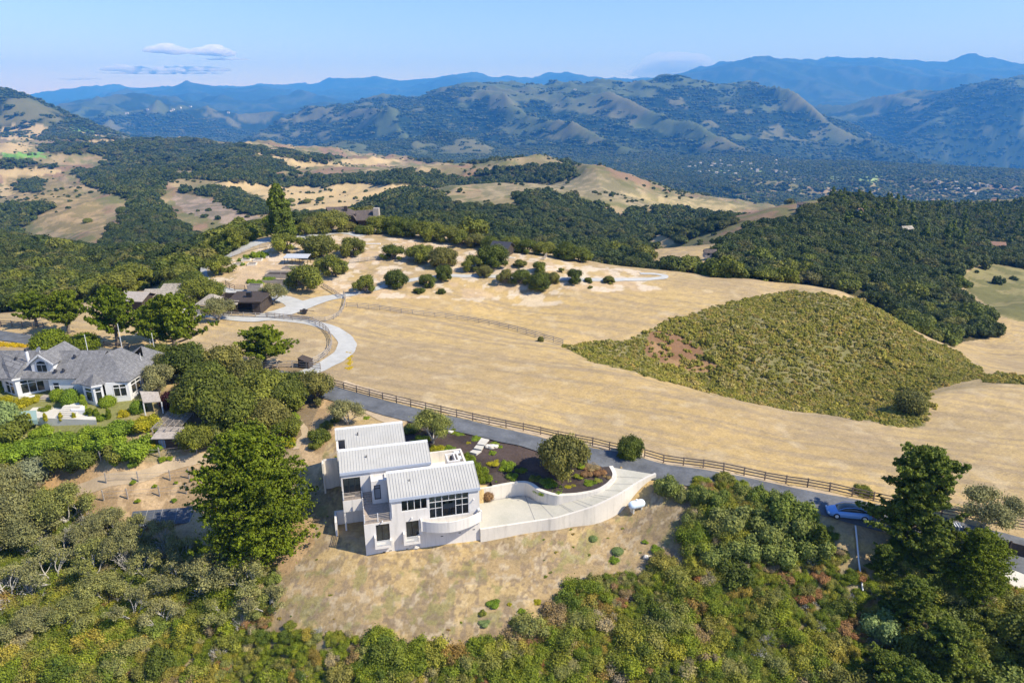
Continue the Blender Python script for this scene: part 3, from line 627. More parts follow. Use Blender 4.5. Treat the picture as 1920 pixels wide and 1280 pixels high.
tp = np.interp(np.arange(len(i_)) / 5, range(len(WTOP)), WTOP)
wallrun('retaining_wall', [INN0.lerp(INN[0], 0.0)] + i_ if False else i_[::-1], list(tp[::-1]), [p.z - .5 for p in i_[::-1]], .5, 'stucco_wall', 'inner cream wall curving round the mulched garden above the driveway', 'retaining wall')
gs = [(Vector((p.x, p.y, 0)), t - .05) for p, t in zip(i_, tp)]; A1_, B1_ = [], []
for k in range(len(gs)):
    t_ = (gs[min(k + 1, len(gs) - 1)][0] - gs[max(k - 1, 0)][0]).normalized(); nr_ = Vector((-t_.y, t_.x, 0)); a1 = gs[k][0] + nr_ * .3; b1 = gs[k][0] + nr_ * 2.1
    A1_.append(Vector((a1.x, a1.y, gs[k][1]))); B1_.append(Vector((b1.x, b1.y, float(H(b1.x, b1.y)) + .05)))
M['mulch'] = simple('dark_mulch', (.055, .042, .037), .95, .3, 2, bmp=.4); tagp(strip('garden_soil', A1_, B1_, 'mulch', seg=2, across=4), kind='structure')
a_, b_ = hl(12.6, 5.7), INN[0]
wallrun('garden_wall', [b_, a_], [2.8, 2.8], [.3, .3], .25, 'stucco_wall', 'short straight cream wall between the white house and the golden bush', 'retaining wall')

# ---------------------------------------------------------------- vegetation building blocks
def cubesphere(k=3):
    V = []; F = []
    for ax in range(3):
        for s in (-1, 1):
            b = len(V)
            for i in range(k + 1):
                for j in range(k + 1):
                    p = [0, 0, 0]; p[ax] = s; p[(ax + 1) % 3] = 2 * i / k - 1; p[(ax + 2) % 3] = (2 * j / k - 1) * s; V.append(p)
            for i in range(k):
                for j in range(k): o = b + i * (k + 1) + j; F.append([o, o + k + 1, o + k + 2, o + 1])
    V = np.array(V, float); V /= np.linalg.norm(V, axis=1)[:, None]; return V, np.array(F)
CS = cubesphere(3); CS2 = cubesphere(2)
def leafcloud(rs, lobes, n, size, up=.25, inner=.8, spread=.12, flat=1.0, shape=None, tilt=.9):
    """lobes: (x, y, z, rx, rz); leaf faces over the lobes, plus a lumpy inside"""
    L = np.array(lobes, float); w = (L[:, 3] ** 1.3 * np.abs(L[:, 4]) ** .7); li = rs.choice(len(L), n, p=w / w.sum()); c = L[li]
    d = rs.normal(size=(n, 3)); d[:, 2] += up; d /= np.linalg.norm(d, axis=1)[:, None]
    rr = 1 + rs.normal(size=n) * spread; R = np.stack([c[:, 3], c[:, 3], c[:, 4]], 1); pos = c[:, :3] + d * R * rr[:, None]
    keep = np.ones(n, bool)
    if len(L) < 90:
        for k in range(len(L)):
            q = (pos - L[k, :3]) / np.array([L[k, 3], L[k, 3], L[k, 4]]); keep &= ~(((q ** 2).sum(1) < .6) & (li != k))
    pos, d, li = pos[keep], d[keep], li[keep]; n = len(pos)
    nr = d + rs.normal(size=(n, 3)) * tilt * .6; nr[:, 2] += .25; nr /= np.linalg.norm(nr, axis=1)[:, None]
    a = np.cross(nr, rs.normal(size=(n, 3))); a /= np.linalg.norm(a, axis=1)[:, None]; b = np.cross(nr, a)
    s = size * rs.uniform(.6, 1.35, n)[:, None]; e = rs.uniform(.55, 1.0, n)[:, None] * flat
    V = np.stack([pos - a * s - b * s * e * .35, pos + a * s * .15 - b * s * e, pos + a * s + b * s * e * .35, pos - a * s * .15 + b * s * e], 1).reshape(-1, 3)
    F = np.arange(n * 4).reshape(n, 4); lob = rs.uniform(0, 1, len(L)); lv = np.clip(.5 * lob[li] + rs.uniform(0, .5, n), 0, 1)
    if inner:
        sv, sf = CS2 if len(L) > 40 else CS; VV = [V]; FF = [F]; LV = [lv]; o = len(V)
        for k in range(len(L)):
            jit = 1 + rs.normal(size=(len(sv), 1)) * .10
            VV.append(L[k, :3] + sv * jit * np.array([L[k, 3], L[k, 3], L[k, 4]]) * inner); FF.append(sf + o); LV.append(np.full(len(sf), .15)); o += len(sv)  # inner lobes get a low leaf tone: crown shade put into the colour
        V = np.concatenate(VV); F = np.concatenate(FF); lv = np.concatenate(LV)
    return V, F, lv
def dome(rs, n, rmin=.28, rmax=.42, zlo=.35, zt=.95, squash=.8, wid=1.0):
    L = []; off = rs.uniform(0, 6)
    for k in range(n):
        a = k * 2.399 + rs.uniform(-.3, .3); r = math.sqrt((k + .5) / n) * (wid - .24) * (1 + .22 * math.sin(a * 2 + off) + .12 * math.sin(a * 3 + off * 2)); s = rs.uniform(rmin * .75, rmax * 1.1); z = zlo + (zt - zlo) * math.sqrt(max(0, 1 - (r / wid) ** 2)) * rs.uniform(.72, 1.05)
        L.append((r * math.cos(a) * rs.uniform(.8, 1.15), r * math.sin(a) * rs.uniform(.8, 1.15), z, s, s * squash))
    for k in range(n // 3):
        a = rs.uniform(0, 6.28); r = rs.uniform(.45, .75) * wid; s = rs.uniform(rmin, rmax) * .8; L.append((r * math.cos(a), r * math.sin(a), zlo + rs.uniform(0, .15), s, s * squash))
    return L
def limbs(rs, tips, fork=.3, r0=.055, base=-.25, mb=None):
    mb = mb or MB(); f = Vector((rs.uniform(-.05, .05), rs.uniform(-.05, .05), fork))
    mb.tube([(0, 0, base), (f.x * .3, f.y * .3, fork * .5), tuple(f)], [r0 * 1.35, r0, r0 * .85], 7)
    for t in tips:
        t = Vector(t); m = f.lerp(t, .5) + Vector((rs.uniform(-.06, .06), rs.uniform(-.06, .06), -.05)); mb.tube([tuple(f), tuple(m), tuple(t)], [r0 * .62, r0 * .42, r0 * .18], 5)
    return mb
SRC = {}
def add_src(kind, crown, trunk=None, mat='oak', tmat='bark'):
    V, F, lv = crown; me = mesh_np(kind + '_crown', V, F, M[mat], lv); tm = trunk.mesh(kind + '_trunk', M[tmat], True) if trunk else None
    SRC.setdefault(kind, []).append((me, tm))
def R_(s): return np.random.RandomState(s)
for s in range(5):   # evergreen oaks seen from near by
    rs = R_(100 + s); L = dome(rs, 20 + s, .20, .34, .26, .92 + .06 * s); add_src('oak', leafcloud(rs, L, 19000, .038, inner=.74, spread=.24), limbs(rs, [(l[0] * .8, l[1] * .8, l[2]) for l in L[:9]], .25))
for s in range(3):   # broken crowns with gaps
    rs = R_(150 + s); L = dome(rs, 13, .15, .29, .24, 1.0); add_src('oak', leafcloud(rs, L, 13000, .040, inner=.66, spread=.32), limbs(rs, [(l[0] * .9, l[1] * .9, l[2]) for l in L], .2))
for s in range(2):
    rs = R_(680 + s); mb = MB()
    for k in range(70):
        a = rs.uniform(0, 6.28); d = rs.uniform(0, .8); x, y = d * math.cos(a), d * math.sin(a); b = rs.uniform(0, 6.28); w = .035; t = (rs.uniform(-.3, .3), rs.uniform(-.3, .3)); z = rs.uniform(.4, 1); mb.face([(x - w * math.cos(b), y - w * math.sin(b), -.1), (x + w * math.cos(b), y + w * math.sin(b), -.1), (x + t[0] + w * .3, y + t[1], z), (x + t[0] - w * .3, y + t[1], z)])
    add_src_mesh = mb.mesh('tuft', M['straw']); SRC.setdefault('tuft', []).append((add_src_mesh, None))
for s in range(4):   # mid-distance
    rs = R_(200 + s); L = dome(rs, 15, .22, .38, .28, .95); add_src('oak_mid', leafcloud(rs, L, 4000, .078, inner=.80, spread=.17), limbs(rs, [(l[0] * .7, l[1] * .7, l[2]) for l in L[:5]], .25))
for s in range(4):
    rs = R_(250 + s); L = dome(rs, 15, .22, .38, .28, .95); add_src('oak_wood', leafcloud(rs, L, 4000, .078, inner=.80, spread=.17), None, 'oak_dark')
for s in range(4):   # far: canopy only
    rs = R_(300 + s); L = dome(rs, 7, .36, .5, .32, .85); add_src('oak_far', leafcloud(rs, L, 420, .20, inner=.84), None, 'oak_dark')
for s in range(3):   # clumps for whole hillsides
    rs = R_(330 + s); L = [(rs.uniform(-.8, .8), rs.uniform(-.8, .8), rs.uniform(.05, .3), rs.uniform(.22, .42), rs.uniform(.2, .4)) for k in range(9)]; add_src('clump', leafcloud(rs, L, 160, .16, inner=.95), None, 'oak_dark')
def conifer_lobes(rs, n, h, w, power=.8, z0=.12, size=.13, asp=.7):
    L = []
    for k in range(n):
        z = z0 + (h - z0) * (k + rs.uniform(0, 1)) / n; f = (z - z0) / (h - z0); r = w * (1 - f ** 1.6) ** power * rs.uniform(.55, 1.02); a = rs.uniform(0, 6.283); s = size * rs.uniform(.7, 1.3) * (1 - .45 * f)
        L.append((r * math.cos(a), r * math.sin(a), z, s, s * asp))
    return L
def layered(rs, nb, h, mat, *aa, **kk): return layered_(rs, nb, h, mat, *aa, **kk)
def layered_(rs, nb, h, mat, leaves=30000, lsz=.024, w=1.0, prof=None, ls=.070, z0=.25, core=0):
    L = []; mb = MB(); mb.tube([(0, 0, -.25), (.02, .01, h * .5), (0, .03, h * .97)], [.07, .05, .015], 7)
    for k in range(nb):
        f = (k + .5) / nb; z = z0 * h + (.97 - z0) * h * f; a = k * 2.399 + rs.uniform(-.4, .4); ln = w * (prof(f) if prof else 1.05 - .8 * f) * rs.uniform(.65, 1.1); rise = rs.uniform(.16, .45) * ln
        pts = [(0, 0, z)]
        for j in range(1, 7):
            t = j / 6; p = (ln * t * math.cos(a + .12 * math.sin(t * 5 + k)), ln * t * math.sin(a + .12 * math.sin(t * 5 + k)), z + rise * t ** 1.6); pts.append(p)
            if j > 1:
                for _ in range(6):
                    s = ls * (1.2 - .5 * t) * rs.uniform(.7, 1.3); L.append((p[0] + rs.normal() * .05, p[1] + rs.normal() * .05, p[2] + .02 + rs.uniform(-.02, .07), s * .8, s * .5))
        mb.tube(pts[:6], [.025, .02, .016, .012, .009, .006], 4)
    if core: L += [(0, 0, h * (z0 + .12 + .1 * k), w * core * (prof(.08 + k * .11)), h * .09) for k in range(8)]
    return leafcloud(rs, L, leaves, lsz, up=.7, inner=.62, spread=.25, tilt=.8), mb
for s in range(2):   # dense ragged cypress
    rs = R_(400 + s); c, mb = layered(rs, 300, 2.25, 'cypress', 130000, .0185, 1.12, core=.72,  prof=lambda f: max(.08, (1 - f ** 2.0)) ** .5, ls=.060, z0=.03); add_src('cypress', c, mb, 'cypress')
for s in range(3):
    rs = R_(430 + s); c, mb = layered(rs, 34 + 4 * s, 1.25, 'cypress'); add_src('layered_cypress', c, mb, 'cypress')
for s in range(2):   # tall broad pine
    rs = R_(460 + s); c, mb = layered(rs, 62, 2.3, 'pine', 34000, .034, .9); add_src('pine', c, mb, 'pine')
for s in range(2):   # broad dense pine
    rs = R_(470 + s); c, mb = layered(rs, 84, 2.25, 'pine', 60000, .025, 1.0, prof=lambda f: (max(.1, (1 - f ** 2.2)) ** .6) * (.75 + .25 * math.sin(f * 9 + 1)), ls=.078, z0=.12); add_src('broad_pine', c, mb, 'pine')
for s in range(2):   # slim dark conifer for far groves
    rs = R_(480 + s); L = conifer_lobes(rs, 26, 2.6, .62, .8, .4, .26, .9); add_src('conifer_far', leafcloud(rs, L, 500, .13, inner=.8), None, 'pine')
rs = R_(490); L = conifer_lobes(rs, 90, 2.5, .60, .45, .35, .22, 1.0); add_src('tall_pine', leafcloud(rs, L, 9000, .055, inner=.75, spread=.2), limbs(rs, [(0, 0, 1.8)], .4, .05), 'pine')
def gnarled(rs, depth=4, n0=5, spread=.75):
    """pale twisting limbs with thin foliage at their ends"""
    mb = MB(); tips = []
    def grow(p, d, ln, r, k):
        q = p; pts = [tuple(p)]; rr = [r]
        for j in range(3):
            d = (d + Vector((rs.uniform(-.35, .35), rs.uniform(-.35, .35), rs.uniform(-.12, .25)))).normalized(); q = q + d * ln / 3; pts.append(tuple(q)); rr.append(r * (1 - .16 * (j + 1)))
        mb.tube(pts, rr, 5 if k > 2 else 4, False)
        if k <= 1: tips.append(q.copy())
        if k > 0:
            for j in range(2 + (rs.uniform() < .6)): 
                dd = (d + Vector((rs.uniform(-1, 1), rs.uniform(-1, 1), rs.uniform(-.25, .5))) * spread).normalized(); grow(q, dd, ln * rs.uniform(.6, .82), r * .56, k - 1)
    mb.tube([(0, 0, -.25), (0, 0, .2)], [.075, .06], 6)
    for j in range(n0):
        a = j * 6.283 / n0 + rs.uniform(-.4, .4); grow(Vector((0, 0, .18)), Vector((math.cos(a), math.sin(a), rs.uniform(.6, 1.1))).normalized(), .42, .036, depth - 1)
    return mb, tips
for s in range(3):
    rs = R_(500 + s); mb, tips = gnarled(rs); L = [(t.x, t.y, t.z, rs.uniform(.07, .15), rs.uniform(.05, .10)) for t in tips if rs.uniform() < .5]
    add_src('lichen_oak', leafcloud(rs, L, 5200, .026, inner=0, spread=.55, tilt=1.2), mb, 'oak_grey', 'bark_pale')
for s in range(2):
    rs = R_(520 + s); mb, tips = gnarled(rs, 4, 5, .8); L = [(t.x, t.y, t.z + .03, rs.uniform(.12, .22), rs.uniform(.08, .14)) for t in tips]
    add_src('open_oak', leafcloud(rs, L, 15000, .026, inner=0, spread=.45, tilt=1.2), mb, 'oak_grey', 'bark_pale')
for s in range(5):   # brush on the near slope
    rs = R_(600 + s); L = [(rs.uniform(-.6, .6), rs.uniform(-.6, .6), rs.uniform(.12, .55), rs.uniform(.20, .36), rs.uniform(.18, .34)) for k in range(11 + s)]
    add_src('shrub', leafcloud(rs, L, 5000, .036, up=.5, inner=.75, spread=.28, tilt=1.2), None, 'brush')
for s in range(3):
    rs = R_(620 + s); L = [(rs.uniform(-.7, .7), rs.uniform(-.7, .7), rs.uniform(.05, .4), rs.uniform(.2, .36), rs.uniform(.18, .3)) for k in range(8)]
    add_src('chap', leafcloud(rs, L, 420, .11, up=.5, inner=.85, spread=.2), None, 'chap')
for s in range(2):   # leafless grey twigs
    rs = R_(640 + s); mb = MB()
    for k in range(70):
        a = rs.uniform(0, 6.28); e = rs.uniform(.3, 1.4); d = Vector((math.cos(a) * math.cos(e), math.sin(a) * math.cos(e), math.sin(e))); p = Vector((rs.uniform(-.2, .2), rs.uniform(-.2, .2), 0)); pts = [tuple(p)]
        for j in range(4): d = (d + Vector((rs.uniform(-.4, .4), rs.uniform(-.4, .4), rs.uniform(-.2, .2)))).normalized(); p = p + d * .24; pts.append(tuple(p))
        mb.tube(pts, [.018, .013, .010, .007, .004], 3, False)
    L = [(rs.uniform(-.6, .6), rs.uniform(-.6, .6), rs.uniform(.2, .6), .2, .15) for k in range(7)]; c = leafcloud(rs, L, 260, .03, inner=0, spread=.5)
    V = np.concatenate([np.array(mb.v), c[0]]); 
    me = bpy.data.meshes.new('dry_shrub'); me.from_pydata([tuple(v) for v in V], [], [f for f in mb.f] + [list(map(int, f + len(mb.v))) for f in c[1]]); me.materials.append(M['bark_pale']); me.update(); SRC.setdefault('twigs', []).append((me, None))
rs = R_(660); L = [(0, 0, .42, .80, .62), (.15, .1, .55, .62, .5), (-.2, .1, .5, .6, .5), (0, -.2, .45, .66, .5)]
for mname in ('willow', 'bright', 'gold', 'silver', 'sage', 'purple', 'rust', 'yellow', 'cypress', 'oak', 'brush'):
    rs = R_(661); add_src('ball_' + mname, leafcloud(rs, L, 5200, .045, inner=.86, spread=.09), None, mname)
    rs = R_(663); LL = [(rs.uniform(-.6, .6), rs.uniform(-.6, .6), rs.uniform(.2, .6), rs.uniform(.26, .4), rs.uniform(.22, .36)) for k in range(13)]; add_src('bush_' + mname, leafcloud(rs, LL, 5600, .05, up=.4, inner=.8, spread=.2), None, mname)
for mname in ('cypress', 'bright', 'gold'):
    rs = R_(670); LL = [(rs.uniform(-.2, .2), rs.uniform(-.2, .2), .3 + .33 * k, .72 - .03 * k * k * .3, .5) for k in range(7)]; add_src('column_' + mname, leafcloud(rs, LL, 6500, .07, inner=.86, spread=.08), None, mname)


def plant(kind, p, r, name='oak_tree', label=None, cat='tree', group=None, var=None, hs=1.0, rz=None, sink=0.0, rnd=random.Random(5)):
    """a tree (root > trunk, crown) or a one-mesh shrub at a ground point, r = crown radius in metres"""
    S = SRC[kind]; me, tm = S[rnd.randrange(len(S)) if var is None else var % len(S)]; rz = rnd.uniform(0, 6.28) if rz is None else rz
    if tm is None:
        o = bpy.data.objects.new(name, me); LK(o); o.location = (p.x, p.y, p.z - sink); o.rotation_euler = (0, 0, rz); o.scale = (r, r, r * hs); return tagp(o, label, cat, group)
    e = empty(name, (p.x, p.y, p.z - sink), rz, label, cat, group); e.scale = (r * rnd.uniform(.9, 1.14), r * rnd.uniform(.88, 1.1), r * hs * rnd.uniform(.94, 1.08))
    for nm, m_ in (('crown', me), ('trunk', tm)):
        o = bpy.data.objects.new(nm, m_); LK(o); o.parent = e
    return e
def scatter(name, xyz, rad, kind, label, hs=None, seed=1, sink=.1):
    """thousands of plants nobody could count, as one object"""
    n = len(xyz); rs = R_(seed); me = bpy.data.meshes.new(name); me.vertices.add(n); P3 = np.array(xyz, np.float32); P3[:, 2] -= sink * np.asarray(rad); me.vertices.foreach_set('co', P3.ravel())
    hs_ = rs.uniform(.8, 1.2, n) if hs is None else hs; sc3 = np.stack([rad * rs.uniform(.85, 1.15, n), rad * rs.uniform(.85, 1.15, n), rad * hs_], 1).astype(np.float32)
    for nm, ty, arr in (('sc', 'FLOAT_VECTOR', sc3), ('ro', 'FLOAT_VECTOR', np.stack([np.zeros(n), np.zeros(n), rs.uniform(0, 6.28, n)], 1).astype(np.float32)), ('ix', 'INT', rs.randint(0, 99, n).astype(np.int32))):
        a = me.attributes.new(nm, ty, 'POINT'); a.data.foreach_set('vector' if ty == 'FLOAT_VECTOR' else 'value', arr.ravel())
    o = bpy.data.objects.new(name, me); LK(o)
    col_ = bpy.data.collections.new(name + '_kinds')
    for i, (m_, t_) in enumerate(SRC[kind]): so = bpy.data.objects.new('%s_kind' % name, m_); col_.objects.link(so)
    g = bpy.data.node_groups.new(name + '_nodes', 'GeometryNodeTree'); g.interface.new_socket('Geometry', in_out='INPUT', socket_type='NodeSocketGeometry'); g.interface.new_socket('Geometry', in_out='OUTPUT', socket_type='NodeSocketGeometry')
    gi = g.nodes.new('NodeGroupInput'); go_ = g.nodes.new('NodeGroupOutput'); ip = g.nodes.new('GeometryNodeInstanceOnPoints'); ci = g.nodes.new('GeometryNodeCollectionInfo')
    ci.inputs['Collection'].default_value = col_; ci.inputs['Separate Children'].default_value = True; ci.inputs['Reset Children'].default_value = True; ip.inputs['Pick Instance'].default_value = True
    def attr(nm, ty):
        a = g.nodes.new('GeometryNodeInputNamedAttribute'); a.data_type = ty; a.inputs[0].default_value = nm; return [s for s in a.outputs if s.enabled and s.name == 'Attribute'][0]
    md = g.nodes.new('FunctionNodeIntegerMath') if hasattr(bpy.types, 'FunctionNodeIntegerMath') else None
    e2r = g.nodes.new('FunctionNodeEulerToRotation'); g.links.new(attr('ro', 'FLOAT_VECTOR'), e2r.inputs[0]); g.links.new(e2r.outputs[0], ip.inputs['Rotation'])
    g.links.new(attr('sc', 'FLOAT_VECTOR'), ip.inputs['Scale']); g.links.new(attr('ix', 'INT'), ip.inputs['Instance Index'])
    g.links.new(gi.outputs[0], ip.inputs['Points']); g.links.new(ci.outputs[0], ip.inputs['Instance']); g.links.new(ip.outputs[0], go_.inputs[0])
    if md: g.nodes.remove(md)
    mo = o.modifiers.new('plants', 'NODES'); mo.node_group = g; return tagp(o, label, kind='stuff')
def jitgrid(y0, y1, s, maskarr, seed, amax=1.05, thin=None):
    rs = R_(seed); xs = np.arange(-y1 * amax, y1 * amax, s); ys = np.arange(y0, y1, s); X, Y = np.meshgrid(xs, ys); X = X + rs.uniform(-.45, .45, X.shape) * s; Y = Y + rs.uniform(-.45, .45, Y.shape) * s
    X = X.ravel(); Y = Y.ravel(); k = (np.abs(X / Y) < amax) & (Y > y0) & (Y < y1); X = X[k]; Y = Y[k]; k = scale_mask(maskarr, X, Y) > .5; X = X[k]; Y = Y[k]
    return X, Y, H(X, Y)
# ---------------------------------------------------------------- forests
fmf = forest_m.astype(float)
X, Y, Z = jitgrid(165, 640, 5.6, fmf, 11, .98)
px_, py_ = proj_arr(X, Y, Z + 3); inside = (px_ > -60) & (px_ < 1980)
X, Y, Z, px_, py_ = X[inside], Y[inside], Z[inside], px_[inside], py_[inside]
rad = R_(12).uniform(2.5, 4.5, len(X)) * (1 + .3 * (R_(13).uniform(size=len(X)) > .85))
# the nearest and largest in the picture stand as trees of their own
vis = np.ones(len(X), bool); order = np.argsort(Y / rad); NIND = 150; ind = [i for i in order if 0 < px_[i] < 1920][:NIND]
rnd = random.Random(3)
for i in ind:
    right = px_[i] > 1000
    plant('oak_mid', Vector((X[i], Y[i], Z[i])), rad[i], 'oak_tree', 'dense evergreen oak in the wood %s' % ('on the hill past the ravine' if right else 'on the slope behind the barns'), 'tree', 'oaks at the edge of the %s wood' % ('right' if right else 'left'), hs=rnd.uniform(.8, 1.05), sink=.3)
rest = np.ones(len(X), bool); rest[ind] = False
scatter('forest', np.stack([X, Y, Z], 1)[rest], rad[rest] * 1.05, 'oak_wood', 'dense evergreen oak forest covering the near hills', seed=14)
X, Y, Z = jitgrid(640, 1300, 8, fmf, 15, .9); scatter('forest', np.stack([X, Y, Z], 1), R_(16).uniform(3.6, 6.4, len(X)), 'oak_far', 'oak forest covering the middle hills', seed=17)
X, Y, Z = jitgrid(1300, 2600, 13, fmf, 18, .9); scatter('forest', np.stack([X, Y, Z], 1), R_(19).uniform(6, 10, len(X)), 'oak_far', 'dark forest along the far ridges', hs=.75, seed=20)
mt = np.where((((fmask > .5) | (fbm(Xg / 30, Yg / 30, 2, 96) > .70)) & (Yg > 2500)) | (vf > .5) & (Yg > 1700), 1.0, 0.0)
X, Y, Z = jitgrid(1700, 3600, 26, mt, 21, .85); scatter('forest', np.stack([X, Y, Z], 1), R_(22).uniform(13, 23, len(X)), 'clump', 'tree cover on the valley floor and the foot of the mountains', hs=.6, seed=23)
X, Y, Z = jitgrid(3600, 6200, 46, mt, 24, .85); scatter('forest', np.stack([X, Y, Z], 1), R_(25).uniform(20, 36, len(X)), 'clump', 'forest filling the gullies of the mountains', hs=.55, seed=26)
# lone bushes on the open middle hills
sp = ((~forest_m) & (Yg > 300) & (Yg < 2300) & (fbm(Xg / 60, Yg / 60, 3, 91) > .55)).astype(float)
X, Y, Z = jitgrid(300, 2300, 15, sp, 27, .9); k = R_(28).uniform(size=len(X)) < .6; scatter('scrub', np.stack([X, Y, Z], 1)[k], R_(29).uniform(.9, 3, len(X))[k], 'oak_far', 'scattered scrub on the open middle hills', seed=30)
# tall conifers standing out of the right-hand wood
cm_ = ((PXg > 1560) & (PYg < 470) & forest_m & (Yg > 380)).astype(float)
X, Y, Z = jitgrid(380, 800, 17, cm_, 31, .98); scatter('conifer_grove', np.stack([X, Y, Z], 1), R_(32).uniform(2.8, 4.4, len(X)), 'conifer_far', 'dark conifers mixed into the wood on the right-hand ridge', seed=33)
# ---- brush in the ravine
cf = chap_m.astype(float) * (1 - brown_m * .0)
X, Y, Z = jitgrid(95, 180, .85, cf, 41, .98); br = scale_mask(brown_m.astype(float), X, Y) > .5; k = ~br | (R_(42).uniform(size=len(X)) < .35)
rr = R_(43).uniform(.40, .95, len(X)) * (.45 + 1.1 * fbm(X / 9, Y / 9, 3, 92)) * np.where(R_(39).uniform(size=len(X)) > .96, 1.8, 1); scatter('chaparral', np.stack([X, Y, Z], 1)[k], rr[k], 'chap', 'low green and rust chaparral covering the ravine slope', seed=44)
# ---- brush on the near slope
bf = brush_m.astype(float)
X, Y, Z = jitgrid(42, 95, 1.0, bf, 45, 1.0); px_, py_ = proj_arr(X, Y, Z + .5); k = (px_ > -150) & (px_ < 2070) & (py_ < 1500); X, Y, Z, px_, py_ = X[k], Y[k], Z[k], px_[k], py_[k]
rr = R_(46).uniform(.6, 1.2, len(X)) * (.9 + .7 * smooth(.3, .7, fbm(X / 6, Y / 6, 3, 93)))
gap = fbm(X / 3.5, Y / 3.5, 3, 94); k = gap < .86; X, Y, Z, rr, px_, py_ = X[k], Y[k], Z[k], rr[k], px_[k], py_[k]
score = rr / Y; vis = (px_ > 0) & (px_ < 1920) & (py_ < 1290); order = [i for i in np.argsort(-score) if vis[i]][:230]
for i in order:
    plant('shrub', Vector((X[i], Y[i], Z[i])), rr[i] * 1.15, 'shrub', 'green and olive shrub in the brush along the foot of the slope', 'shrub', 'shrubs of the near brush', sink=.08)
k = np.ones(len(X), bool); k[order] = False
scatter('brush', np.stack([X, Y, Z], 1)[k], rr[k], 'shrub', 'mixed green, yellow and rust brush on the near slope', seed=47)
X, Y, Z = jitgrid(42, 95, 1.25, bf, 145, 1.0); scatter('brush', np.stack([X, Y, Z], 1), R_(146).uniform(.5, 1.0, len(X)), 'shrub', 'lower layer of green and yellow brush on the near slope', seed=147)
X, Y, Z = jitgrid(42, 95, 3.4, bf, 48, 1.0); k = R_(49).uniform(size=len(X)) < .7; scatter('dry_brush', np.stack([X, Y, Z], 1)[k], R_(50).uniform(.6, 1.3, len(X))[k], 'twigs', 'leafless grey twigs among the near brush', seed=51)
X, Y, Z = jitgrid(52, 80, 1.6, slope_m.astype(float), 52, 1.0); k = (R_(53).uniform(size=len(X)) < .5) & (fbm(X / 6, Y / 6, 3, 95) > .50); scatter('weeds', np.stack([X, Y, Z], 1)[k], R_(54).uniform(.10, .28, len(X))[k], 'shrub', 'low weeds on the bare slope below the house', hs=.5, seed=55)

lowleft = mask("-400 930;60 930;240 1000;330 1040;500 1050;520 1100;500 1190;200 1200;-400 1190", 40, 90).astype(float)
X, Y, Z = jitgrid(45, 88, 4.6, lowleft, 61, 1.0); scatter('bare_limbs', np.stack([X, Y, Z], 1), R_(62).uniform(1.2, 2.2, len(X)), 'twigs', 'grey leafless limbs tangled through the lower left wood', hs=R_(63).uniform(1.2, 2.0, len(X)), seed=64)
X, Y, Z = jitgrid(45, 88, 2.0, lowleft, 65, 1.0); scatter('understorey', np.stack([X, Y, Z], 1), R_(66).uniform(.7, 1.6, len(X)), 'bush_willow', 'grey-green undergrowth below the pale-limbed oaks', seed=67)

X, Y, Z = jitgrid(42, 95, 4.2, bf, 71, 1.0); k = fbm(X / 9, Y / 9, 3, 72) > .47; scatter('tall_brush', np.stack([X, Y, Z], 1)[k], R_(73).uniform(1.1, 2.1, len(X))[k], 'bush_oak', 'taller dark green bushes standing out of the near brush', seed=74)
X, Y, Z = jitgrid(42, 95, 3.2, bf, 75, 1.0); k = fbm(X / 7, Y / 7, 3, 76) > .56; scatter('dry_brush', np.stack([X, Y, Z], 1)[k], R_(77).uniform(.8, 1.4, len(X))[k], 'bush_rust', 'brown dried bushes in the near brush', hs=R_(78).uniform(.5, .8, len(X))[k], seed=79)
gok = (~brush_m & ~mulch_m & ~chap_m & ~forest_m & (Yg < 132) & (Yg > 48)).astype(float)
X, Y, Z = jitgrid(48, 132, .62, gok, 80, .98); px_, py_ = proj_arr(X, Y, Z); k = (px_ > -40) & (px_ < 1960) & (fbm(X / 5, Y / 5, 3, 81) > .42) & ~inpoly(X, Y, [p[:] for p in slab_poly])
for c, w in LINES: k &= segdist(X, Y, c)[0] > w + .25
lx = (X - HO.x) * hX.x + (Y - HO.y) * hX.y; ly = (X - HO.x) * hN.x + (Y - HO.y) * hN.y; k &= ~((lx > -3.5) & (lx < 12.8) & (ly > -.1) & (ly < 13))
scatter('dry_grass', np.stack([X, Y, Z], 1)[k], R_(82).uniform(.10, .30, len(X))[k], 'tuft', 'dry straw-coloured grass tufts over the field and the slope', hs=R_(84).uniform(.04, .12, len(X))[k], seed=83)
# ---------------------------------------------------------------- the white modern house
def wall_open(mb, x0, x1, z0, z1, y, th, ops, flip=False):
    """a wall in the x-z plane, y to y+th, with rectangular openings (x0, x1, z0, z1)"""
    xs = sorted({x0, x1, *[v for o in ops for v in o[:2]]}); zs = sorted({z0, z1, *[v for o in ops for v in o[2:]]})
    for i in range(len(xs) - 1):
        for j in range(len(zs) - 1):
            cx, cz = (xs[i] + xs[i + 1]) / 2, (zs[j] + zs[j + 1]) / 2
            if any(o[0] < cx < o[1] and o[2] < cz < o[3] for o in ops): continue
            a, b, c, d = (xs[i], zs[j]), (xs[i + 1], zs[j]), (xs[i + 1], zs[j + 1]), (xs[i], zs[j + 1])
            for yy in (y, y + th): mb.face([(p[0], yy, p[1]) for p in (a, b, c, d)])
    for o in list(ops) + [(x0, x1, z0, z1)]:
        a, b, c, d = (o[0], o[2]), (o[1], o[2]), (o[1], o[3]), (o[0], o[3])
        for p, q in ((a, b), (b, c), (c, d), (d, a)): mb.face([(p[0], y, p[1]), (q[0], y, q[1]), (q[0], y + th, q[1]), (p[0], y + th, p[1])])
    return mb
house = empty('modern_house', HO, HR, 'white three-winged stucco house with sloping pale metal seam roofs on a bare slope', 'house')
def hb_(name, mat, mb, parent=None, **k): return mb.build(name, mat, parent or house, **k)
